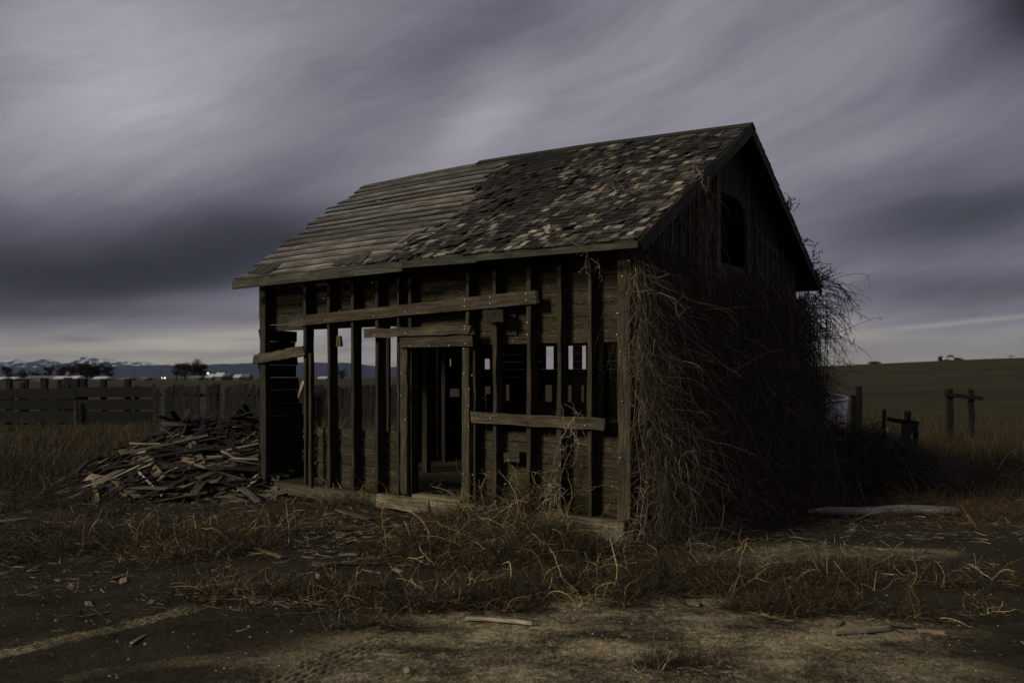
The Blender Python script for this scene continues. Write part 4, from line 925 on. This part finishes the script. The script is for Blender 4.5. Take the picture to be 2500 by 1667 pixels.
while n_ < 285:
    x, y = heap_xy()
    if y > 15.2 and random.random() < .5: continue
    k = random.choice((0, 3, 4, 9, 6, 12)) if (y < 13.3 and random.random() < .5) else (random.choice((1, 2, 5, 7, 8, 10, 11, 13)) if random.random() < .6 else random.randrange(len(pb))); o = pb[k]
    if up_[k]: o = pb[k].copy(); COL.objects.link(o)
    up_[k] = True; on_heap(o, x, y, random.gauss(.25, .55) if random.random() < .58 else random.uniform(0, PI), random.uniform(-.12, .12), random.uniform(.0, .07)); n_ += 1
    tone = ['grey','black','black','grey','tan','black','brown','black','black','grey','black','black','brown','black'][k]; ln = 'long' if o.dimensions.x > .65 else 'short'
    hz_ = float(ph(x, y)); zone = 'on the crest of the debris heap' if hz_ > .62 else ('in the low left tail of the debris heap' if x < -6.2 else ('on the heap foot below the corner post' if (x > -4.6 and y < 13.8) else ('on the lower front slope of the debris heap' if y < 14.3 else 'on the far side slope of the debris heap')))
    tag(o, '%s %s scrap board lying %s' % (ln, tone, zone), 'scrap board', '%s %s scrap boards %s' % (ln, tone, zone))
sm = MB()
for _ in range(1500):
    x, y = heap_xy(); L = random.uniform(.12, .5); a = random.gauss(.25, .6); z = zg(x, y)+float(ph(x, y)); gx, gy = pgrad(x, y); d = np.array([math.cos(a), math.sin(a), 0]); d[2] = gx*d[0]+gy*d[1]+random.uniform(-.2, .2)
    c = random.choice([DARK, DARK, DARK, GREY, BRN, TAN]); v = random.uniform(.5, 1.1); p = np.array([x, y, z+random.uniform(-.03, .05)]); wv = np.array([-d[1], d[0], random.uniform(-.5, .5)]); wv = wv/np.linalg.norm(wv)*random.uniform(.015, .07)
    tv = np.cross(d, wv); tv = tv/np.linalg.norm(tv)*.007; sm.board(p-d*L/2, p+d*L/2, wv, tv, n=1, jit=.003, rag=.015, tint=tuple(q*v for q in c))
o = sm.build('shingle_rubble', M_SCRAP); tag(o, 'countless broken shingles and splinters covering the heap', 'rubble', kind='stuff')
def hp(px, py):                                       # point of the heap seen at a pixel
    for Y in np.arange(11.5, 17.5, .02):
        p = at(px, py, Y)
        if p.z <= zg(p.x, p.y)+float(ph(p.x, p.y)): return p
    return at(px, py, 14)
def heap_board(p0, p1, w, th, tint, label, name='scrap_board', cat='scrap board', l0=.05, l1=.05):
    a, b = hp(*p0), hp(*p1); a.z += l0; b.z += l1; d = (b-a).normalized(); vw = Vector((0, -.75, .66)); wv = d.cross(vw).normalized()*w; tv = d.cross(wv).normalized()*th
    m_ = MB(); m_.board(a, b, wv, tv, n=6, jit=.004, rag=.02, tint=tint, warp=.004); c = (a+b)/2; o = m_.build(name, M_SCRAP, loc=tuple(c)); tag(o, label, cat)
cz = lambda x, y: (x/3.267, 820+y/3.267)
heap_board(cz(1130,975), cz(1290,1165), .13, .02, (.24,.19,.12), 'wide board with peeling surface in the middle of the heap')
heap_board(cz(1110,1115), cz(1290,1300), .03, .02, (.62,.58,.52), 'thin pale stick slanting down the front of the heap', name='pale_stick', cat='stick')
heap_board(cz(1510,830), cz(1610,1050), .11, .03, (.20,.17,.12), 'stout board standing steeply near the top of the heap')
heap_board(cz(1500,900), cz(1540,1060), .08, .02, (.14,.12,.09), 'narrower board right behind the steep stout one')
heap_board(cz(570,1145), cz(1010,1305), .05, .02, (.30,.24,.16), 'long lath running to the lower front of the heap', name='long_lath', cat='lath')
heap_board(cz(1030,880), cz(1310,890), .035, .015, (.34,.28,.19), 'level lath across the upper left of the heap', name='long_lath', cat='lath')
heap_board(cz(680,1150), cz(810,1175), .16, .015, (.36,.28,.22), 'square pale shingle piece low on the left of the heap', name='shingle_piece', cat='shingle')
heap_board(cz(1290,1268), cz(1515,1275), .03, .02, (.30,.25,.18), 'straight stick lying along the front foot of the heap', name='pale_stick', cat='stick', l0=.02, l1=.02)
heap_board(cz(1530,1310), cz(1640,1150), .12, .02, (.10,.09,.08), 'dark board leaning on the front right of the heap')
heap_board(cz(1700,1200), cz(1820,1060), .11, .02, (.26,.22,.15), 'pale shingle bundle at the right foot of the heap', name='shingle_piece', cat='shingle')
heap_board(cz(1300,735), cz(1500,720), .14, .02, (.22,.21,.20), 'grey flat board on the crest of the heap')
heap_board(cz(1100,950), cz(1170,935), .1, .012, (.5,.4,.28), 'small bright tan shingle on the left slope of the heap', name='shingle_piece', cat='shingle')
heap_board(cz(950,945), cz(1080,930), .06, .012, (.42,.32,.22), 'tan shingle sliver near the upper left of the heap', name='shingle_piece', cat='shingle')
# pale splintered shard hanging on the second stud
m_ = MB(); a, b = fr(742, 930, .3), fr(728, 972, .3); m_.board(a, b, (.07, 0, .02), (0, .02, 0), n=4, jit=.012, rag=.02, tint=(.75,.6,.4), taper=(1, .3)); o = m_.build('wood_shard', M_SCRAP); o.parent = shed; o['label'] = 'pale torn shard stuck on the stud'

# ------------------------------------------------------------------ fences on the left
def lfence():
    Yf = 30.; f_ = empty('board_fence', (at(180, 1000, Yf).x, Yf, 0)); tag(f_, 'dark corral fence of wide horizontal boards with post stubs above, at the far left', 'fence'); f_.location = (0, 0, 0)
    def wz(py): return at(0, py, Yf).z
    for k, (y0, y1) in enumerate(((948, 972), (975, 1000), (1003, 1032))):
        m_ = MB(); 
        for a, b in ((-160, 30), (31, 186), (187, 376)):
            A, B = at(a, 1, Yf).x, at(b, 1, Yf).x; dz = random.uniform(-.05, .05); m_.board((A, Yf+.02*k, (wz(y0)+wz(y1))/2+dz), (B, Yf+.02*k, (wz(y0)+wz(y1))/2+random.uniform(-.05, .05)), (0, 0, wz(y0)-wz(y1)), (0, .04, 0), n=5, jit=.012, rag=.05, tint=random.uniform(.6, 1.1))
        m_.build('fence_board', M_DARKW, f_)
    for px, top, w in ((22,924,.16),(55,935,.16),(66,926,.12),(109,923,.19),(147,926,.11),(165,922,.2),(185,925,.26),(207,925,.18),(255,925,.15),(312,925,.18),(335,942,.12)):
        p = at(px, top, Yf+.25); m_ = MB(); m_.board((p.x, p.y, -.1), (p.x+random.uniform(-.04,.04), p.y, p.z), (w, 0, 0), (0, w, 0), n=6, jit=.015, rag=.02, tint=random.uniform(.5, 1.)); m_.build('post', M_DARKW, f_)
    m_ = MB(); p = at(184, 975, Yf-.12); m_.board((p.x, p.y, -.05), (p.x, p.y, p.z), (.07, 0, 0), (0, .05, 0), n=6, jit=.02, rag=.04, tint=(2.6,2.4,2.1)); m_.build('post', M_GREYW, f_)
lfence()
def pickets(px0, px1, Yp, top, label, skip=(), step=9.5):
    f_ = empty('picket_fence', (0, 0, 0)); tag(f_, label, 'fence'); px = px0; k = 0
    while px < px1:
        w = random.uniform(.8, 1.15)*step
        if not any(a < px < b for a, b in skip):
            p = at(px+w/2, top+random.uniform(-5, 7), Yp); tn = random.uniform(.6, 1.15); 
            if random.random() < .07: tn = 2.6
            if random.random() < .05: p.z -= .12
            m_ = MB(); m_.board((p.x, Yp, -.05), (p.x+random.uniform(-.03, .03), Yp+random.uniform(-.03, .03), p.z), ((w-.35)/F*Yp, 0, 0), (0, .02, 0), n=5, jit=.006, rag=.03, tint=tn); m_.build('picket', M_GREYW, f_); k += 1
        px += w
    for z in (.35, 1.1):
        m_ = MB(); A, B = at(px0, 1, Yp), at(px1, 1, Yp); m_.board((A.x, Yp+.05, z), (B.x, Yp+.05, z), (0, 0, .09), (0, .04, 0), n=6, jit=.006, tint=.6); m_.build('rail', M_GREYW, f_)
pickets(374, 740, 27.5, 941, 'grey vertical board fence standing behind the debris heap', skip=((487, 497),))
pickets(742, 1010, 27.8, 942, 'vertical board fence seen through the open bays of the shed', skip=((800, 808),))

# ------------------------------------------------------------------ right side: tank, posts, broken frame, brush
def tank():
    Yt = 14.9; c = at(1962, 1010, Yt); r = 95/F*Yt; zt = at(0, 966, Yt).z; t_ = empty('stock_tank', (c.x, Yt, zg(c.x, Yt)), 0); tag(t_, 'round galvanised metal tank half hidden behind the vines', 'tank'); z0 = 0; H = zt-t_.location.z
    n = 48; prof = [(r*.97, 0), (r*.98, H*.25), (r*1.0, H*.27), (r*.98, H*.29), (r*.98, H*.6), (r*1.0, H*.62), (r*.98, H*.64), (r, H-.03), (r-.012, H-.03), (r-.015, .1)]
    def lathe(nm, pf, m, par):
        V = []; 
        for q, (rr, zz) in enumerate(pf):
            for i in range(n): a = 2*PI*i/n; V.append((rr*math.cos(a), rr*math.sin(a), zz))
        Fq = [(j*n+i, j*n+(i+1) % n, (j+1)*n+(i+1) % n, (j+1)*n+i) for j in range(len(pf)-1) for i in range(n)]
        return mesh_np(nm, np.array(V), np.array(Fq), m, par, smooth=True)
    t_.rotation_euler = (math.radians(4.5), 0, 0)
    M_T = flat_mat('galvanised', (.26, .26, .27), .38, metal=.75, scale=9, var=.45); lathe('tank_body', prof, M_T, t_)
    rim = [(r+.018*math.cos(a), H-.01+.018*math.sin(a)) for a in np.linspace(0, 2*PI, 9)]; lathe('rim', rim, flat_mat('tank_rim', (.55, .54, .52), .4, metal=.5, var=.15), t_)
tank()
def post(px, top, bot, Yp, w, label, name='fence_post', lean=0.):
    p = at(px, top, Yp); m_ = MB(); z0 = zg(p.x, Yp)-.1; m_.board((p.x, Yp, z0), (p.x+lean, Yp, p.z), (w, 0, 0), (0, w, 0), n=7, jit=.012, rag=.02, tint=random.uniform(.6, 1)); o = m_.build(name, M_DARKW, loc=(p.x, Yp, z0)); tag(o, label, 'post'); return o
post(2097, 943, 990, 19, .10, 'tall square post right of the metal tank')
post(2084, 965, 1002, 18, .09, 'shorter post just left of the tall square one')
post(2214, 1003, 1040, 17, .10, 'short post behind the broken wooden frame', lean=.02)
post(2158, 1000, 1040, 16.6, .06, 'grey upright stub at the top of the dark brush')
def rail_frame():
    Yp = 22.; f_ = empty('rail_fence', (0, 0, 0)); tag(f_, 'weathered H shaped pair of posts with a rail in the tall grass', 'fence')
    for px, top, w in ((2320, 948, .13), (2373, 950, .11)): p = at(px, top, Yp); m_ = MB(); m_.board((p.x, Yp, zg(p.x, Yp)-.1), (p.x-.03, Yp, p.z), (w, 0, 0), (0, w, 0), n=8, jit=.014, rag=.03, tint=1.1); m_.build('post', M_DARKW, f_)
    a, b = at(2308, 962, Yp-.1), at(2398, 973, Yp-.1); m_ = MB(); m_.board(a, b, (0, 0, .10), (0, .09, 0), n=6, jit=.012, rag=.02, tint=1.2); m_.build('rail', M_DARKW, f_)
rail_frame()
def broken_frame():
    Yb = 14.6; f_ = empty('broken_gate', (0, 0, 0)); tag(f_, 'broken grey wooden gate frame leaning beside the dark brush', 'gate')
    def bar(p, q, w, th=.04, tn=1.): a, b = at(*p, Yb), at(*q, Yb); d = (b-a).normalized(); wv = d.cross(Vector((0, 1, 0))).normalized()*w; m_ = MB(); m_.board(a, b, wv, (0, th, 0), n=6, jit=.008, rag=.02, tint=tn); m_.build('gate_bar', M_GREYW, f_)
    bar((2165, 1022), (2240, 1034), .07, tn=.5); bar((2206, 1026), (2206, 1110), .06, .05, tn=.75); bar((2237, 1032), (2182, 1100), .09, .05, tn=1.); bar((2180, 1104), (2230, 1112), .05, tn=.7); bar((2234, 1032), (2236, 1150), .07, .06, tn=.35)
broken_frame()
def brush():
    t = TW(); n = 7500; cx, cy = 4.85, 13.1; a = rng.uniform(0, 2*PI, n); rr = np.sqrt(rng.uniform(0, 1, n)); x = cx+rr*np.cos(a)*1.55; y = cy+rr*np.sin(a)*1.1
    h = 1.5*np.sqrt(np.clip(1-rr**2, 0, 1))*(.8+.8*fbm(x, y, 3, 71)); st = np.stack([x, y, gh(x, y)+h*rng.uniform(.2, 1, n)], -1); out = np.stack([np.cos(a)*rr, np.sin(a)*rr, np.full(n, .35)], -1)+rng.normal(0, .35, (n, 3))
    t.add(strands(st, out, rng.uniform(.3, .9, n), 11, .25, .4, .22, gfloor), .0042, .002, pick([(.02,.017,.013),(.035,.028,.02),(.06,.05,.04),(.10,.085,.065)], (5,4,2,.6), n, .3))
    o = t.build('brush_heap', M_TWIG, loc=(cx, cy, 0)); tag(o, 'dark arching mound of dead brush right of the vine covered gable', 'brush')
    t = TW(); n = 60; g = gr(2300, 1150); x = rng.normal(g.x-.3, .7, n); y = rng.normal(g.y, .5, n); st = np.stack([x, y, gh(x, y)+.03], -1); d = rng.normal(0, 1, (n, 3)); d[:, 2] = rng.uniform(0, .4, n); t.add(strands(st, d, rng.uniform(.4, 1.3, n), 10, .2, .3, .06, gfloor), .010, .004, pick([(.08,.075,.065),(.16,.15,.13)], (2,1), n), 4)
    o = t.build('fallen_branches', M_TWIG, loc=(g.x, g.y, 0)); tag(o, 'loose grey fallen branches on the ground right of the broken gate', 'branches')
brush()

# ------------------------------------------------------------------ far trees, farm buildings, poles
M_TREE = flat_mat('dark_bark', (.018, .016, .012), .95, scale=2)
def tree_proto(seed, h=9., spread=3.6, dense=1.):
    r_ = np.random.default_rng(seed); global rng; keep = rng; rng = r_
    root = empty('bare_tree', (0, 0, 0)); t = TW(); P = strands(np.zeros((1, 3)), np.array([[0, 0, 1.]]), h*.8, 10, .1, .12, -.1); t.add(P, .28, .06, (.03,.026,.02), 6)
    n = 26; j = r_.integers(2, 9, n); st = P[0, j]; a = r_.uniform(0, 2*PI, n); d = np.stack([np.cos(a), np.sin(a), r_.uniform(.4, 1.4, n)], -1); L = spread*r_.uniform(.6, 1.1, n); B = strands(st, d, L, 8, .2, .25, -.03); t.add(B, .10, .03, (.03,.026,.02), 4)
    t.build('trunk', M_TREE, root); t = TW(); n2 = int(420*dense); i = r_.integers(0, n, n2); j = r_.integers(2, 8, n2); d = r_.normal(0, 1, (n2, 3)); d[:, 2] += .5; C = strands(B[i, j], d, r_.uniform(.5, 1.7, n2), 5, .25, .35, 0); t.add(C, .035, .018, (.026,.023,.018))
    n3 = int(2600*dense); i = r_.integers(0, n2, n3); j = r_.integers(1, 5, n3); t.add(strands(C[i, j], r_.normal(0, 1, (n3, 3)), r_.uniform(.2, .7, n3), 4, .3, .3, 0), .028, .016, (.024,.022,.017)); t.build('crown', M_TREE, root); rng = keep
    return root
tp = [tree_proto(1), tree_proto(2, 8.5, 4.2, 1.3), tree_proto(3, 10, 3.2, .9)]; tu = [False]*3
def copy_thing(root):
    c = root.copy(); COL.objects.link(c)
    for ch in root.children: d = ch.copy(); COL.objects.link(d); d.parent = c
    return c
tl = [(18,896,'dense tree at the very left of the horizon'),(60,905,'small tree between the leftmost tree and the white roofs'),(118,892,'thin tall tree left of the grey silo'),(150,896,'slender tree beside the silo'),(172,890,'tree just right of the silo'),(195,889,'leftmost of the dense dark trees behind the white barns'),
      (212,887,'highest of the dense dark trees behind the white barns'),(228,888,'round tree in the dense clump behind the white barns'),(243,892,'tree near the right end of the dense clump'),(262,893,'last thin tree at the right of the dense clump'),(88,906,'tiny tree before the mountains at the left'),
      (429,886,'left tree of the lone group in the middle distance'),(452,889,'small tree in the gap of the lone group'),(474,884,'tall tree of the lone group beside the white lamp'),(492,887,'right tree of the lone group in the middle distance'),(546,906,'tiny lone tree beyond the far farmstead'),
      (835,902,'small tree on the horizon seen through the shed'),(600,911,'tiny shrubby tree left of the shed on the horizon')]
for q, (px, top, lab) in enumerate(tl):
    k = q % 3; Yt = 430.+7*(q % 5) if px < 400 else 480.+5*(q % 4); o = tp[k]
    if tu[k]: o = copy_thing(tp[k])
    tu[k] = True; X = at(px, 1, Yt).x; z0 = zg(X, Yt); zt = at(px, top, Yt).z; hh = (8.6, 8.3, 9.4)[k]; s_ = (zt-z0)/hh; o.location = (X, Yt, z0-.1); o.scale = (s_*1.9, s_*1.9, s_*1.12); o.rotation_euler = (0, 0, q*1.3); tag(o, 'bare '+lab, 'tree', 'distant bare trees')
M_WALLF = flat_mat('farm_wall', (.07, .065, .06), var=.15, scale=1); M_ROOFW = flat_mat('white_roof', (.50, .50, .52), .5, var=.1, scale=1); M_ROOFD = flat_mat('dull_roof', (.13, .12, .11), .7, var=.2, scale=1)
def farm(px0, px1, top, Yb, roofm, label):
    a, b = at(px0, top, Yb), at(px1, top, Yb); z0 = zg(a.x, Yb)-.2; L = b.x-a.x; H = a.z-z0; root = empty('farm_building', ((a.x+b.x)/2, Yb, z0)); tag(root, label, 'building', 'distant farm buildings'); D = 9; he = H*.5
    m_ = MB(); m_.board((-L/2, 0, he/2), (L/2, 0, he/2), (0, 0, he), (0, D, 0), n=1, tint=1); m_.build('wall', M_WALLF, root)
    m_ = MB(); P = [(-L/2-.3, -D/2-.3, he), (L/2+.3, -D/2-.3, he), (L/2+.3, D/2+.3, he), (-L/2-.3, D/2+.3, he), (-L/2-.3, -.2, H), (L/2+.3, -.2, H), (L/2+.3, .2, H), (-L/2-.3, .2, H)]; m_.hexa(P); m_.build('roof', roofm, root)
    m_ = MB(); w_ = min(2.5, L*.2); m_.board((0, -D/2-.03, 0.02), (0, -D/2-.03, he*.8), (w_, 0, 0), (0, .05, 0), n=1, tint=.4); m_.build('door', M_ROOFD, root)
for f_ in ((0,18,920,410,M_ROOFW,'small white shed at the left edge of the horizon'),(26,46,920,415,M_ROOFW,'white roofed shed beside the leftmost one'),(72,140,917,420,M_ROOFD,'longest low dull roofed barn left of the silo'),(140,166,918,405,M_ROOFW,'bright white barn just left of the silo'),(168,198,917,405,M_ROOFW,'bright white barn just right of the silo'),
           (236,266,919,415,M_ROOFW,'low white barn under the dense trees'),(296,322,922,410,M_ROOFD,'small dull shed right of the dense trees'),(350,364,920,430,M_ROOFD,'tiny grey hut out in the open fields'),(466,492,917,465,M_ROOFD,'low house under the lone tree group'),(510,524,913,470,M_ROOFW,'white shed right of the white lamp'),(531,548,909,470,M_ROOFW,'bright white farmhouse right of the lone trees'),(549,562,912,475,M_ROOFD,'grey lean-to beside the bright farmhouse'),
           (576,590,914,470,M_ROOFW,'tiny white shed near the far poles'),(592,612,912,480,M_ROOFD,'dark barn just left of the shed corner post'),(780,800,919,440,M_ROOFW,'white trailer on the plain seen through the shed')): farm(*f_)
def silo():
    p = at(167, 907, 404.); z0 = zg(p.x, 404)-.2; V = []; n = 20; r = .9; H = p.z-z0
    for rr, zz in ((r, 0), (r, H*.85), (r*.6, H*.95), (.05, H)): V += [(rr*math.cos(2*PI*i/n), rr*math.sin(2*PI*i/n), zz) for i in range(n)]
    o = mesh_np('silo', np.array(V), np.array([(j*n+i, j*n+(i+1) % n, (j+1)*n+(i+1) % n, (j+1)*n+i) for j in range(3) for i in range(n)]), M_ROOFD, smooth=True); o.location = (p.x, 404, z0); tag(o, 'slim grey silo between the two bright white barns', 'silo')
silo()
def pole(px, top, Yp, label, lamp=None):
    p = at(px, top, Yp); z0 = zg(p.x, Yp)-.2; H = p.z-z0; root = empty('lamp_post' if lamp else 'utility_pole', (p.x, Yp, z0)); tag(root, label, 'lamp' if lamp else 'pole')
    P = np.array([[[0, 0, H*k/5] for k in range(6)]], float); t = TW(); t.add(P, .15, .10, (.06,.055,.05), 8); t.build('pole', M_TWIG, root)
    if lamp:
        m, tt, b = mat('lamp_glow_'+lamp[0]); b.inputs['Emission Color'].default_value = (*lamp[1], 1); b.inputs['Emission Strength'].default_value = lamp[2]; r = lamp[3]; V = []; n = 12
        for j in range(7): th = PI*j/6; V += [(r*math.sin(th)*math.cos(2*PI*i/n), r*math.sin(th)*math.sin(2*PI*i/n)-.2, H+r*math.cos(th)) for i in range(n)]
        mesh_np('lamp_head', np.array(V), np.array([(j*n+i, j*n+(i+1) % n, (j+1)*n+(i+1) % n, (j+1)*n+i) for j in range(6) for i in range(n)]), m, root, smooth=True)
    else:
        t = TW(); t.add(np.array([[[-.9, 0, H*.93], [0, 0, H*.93], [.9, 0, H*.93]]]), .08, .08, (.06,.055,.05), 4); t.build('crossarm', M_TWIG, root)
pole(508, 911, 455, 'white glowing yard lamp right of the lone trees', ('white', (.85, 1, .62), 1.3, .5))
pole(396, 922.5, 330, 'left of two warm yellow lamps on the plain', ('warm', (1, .62, .22), 1.0, .28)); pole(403, 922.5, 330, 'right and brighter of two warm yellow lamps on the plain', ('yellow', (1, .68, .28), 1.5, .38))
pole(330, 905, 440, 'faint utility pole left of the warm lamps'); pole(392, 904, 450, 'faint utility pole above the warm lamps'); pole(598, 905, 440, 'utility pole just left of the shed')
pole(2468, 868, 225, 'short dark pole on the hill crest at the far right'); pole(2349, 877, 228, 'faint thin pole on the crest right of the white truck'); pole(2077, 887, 235, 'tiny pole on the crest beside the vines')
def machine():
    Yp = 226.; c = at(2312, 886, Yp); z0 = zg(c.x, Yp); root = empty('farm_truck', (c.x, Yp, z0)); root.scale = (.75,.75,.75); tag(root, 'small white farm truck among shrubs on the hill crest', 'truck')
    m_ = MB(); m_.board((-1.2, 0, 1.0), (1.0, 0, 1.0), (0, 0, .7), (0, 1.6, 0), n=3, jit=.03); m_.build('body', M_ROOFW, root)
    m_ = MB(); m_.board((1.0, 0, .9), (2.1, 0, .8), (0, 0, .9), (0, 1.6, 0), n=2, jit=.02, taper=(1.3, .8)); m_.build('cab', M_ROOFW, root)
    for x in (-.7, 1.5): t = TW(); t.add(np.array([[[x, -.9, .4], [x, 0, .4], [x, .9, .4]]]), .4, .4, (.02,.02,.02), 12); t.build('wheel', M_TWIG, root)
    for px, w, h, lab in ((2297, .7, 1.6, 'dark shrub at the left end of the white truck'), (2320, 1.0, 2.0, 'tall shrub behind the white truck'), (2335, 1.6, 1.2, 'wide low shrub right of the white truck'), (2135, 1.8, .7, 'low scrub on the crest midway to the truck')):
        p = at(px, 880, Yp+2); t = TW(); n = 500; a = rng.normal(0, 1, (n, 3)); a /= np.linalg.norm(a, axis=1, keepdims=True); a *= rng.uniform(0, 1, (n, 1))**.5; z1 = zg(p.x, Yp+2); st = np.stack([p.x+a[:, 0]*w, Yp+2+a[:, 1]*w, z1+h*.45+a[:, 2]*h*.5], -1)
        t.add(strands(st, rng.normal(0, 1, (n, 3)), .5, 4, .3, .3, 0), .035, .02, (.03,.03,.018)); o = t.build('shrub', M_TREE, loc=(p.x, Yp+2, z1)); tag(o, lab, 'shrub')
machine()
# ------------------------------------------------------------------ air
def haze():
    m = bpy.data.materials.new('dusk_air'); m.use_nodes = True; t = NT(m.node_tree); t.n.clear(); out = t.new('ShaderNodeOutputMaterial'); v = t.new('ShaderNodeVolumePrincipled'); v.inputs['Color'].default_value = (.62, .70, .95, 1); v.inputs['Density'].default_value = HAZE; v.inputs['Anisotropy'].default_value = .2; t.l.new(v.outputs[0], out.inputs['Volume'])
    x, y0, y1, z0, z1 = 15000, -300, 18500, -140, 420; P = [(-x,y0,z0),(x,y0,z0),(x,y1,z0),(-x,y1,z0),(-x,y0,z1),(x,y0,z1),(x,y1,z1),(-x,y1,z1)]; m_ = MB(); m_.hexa(P); o = m_.build('haze', m); tag(o, kind='stuff')
HAZE = 1.5e-5
if HAZE: haze()
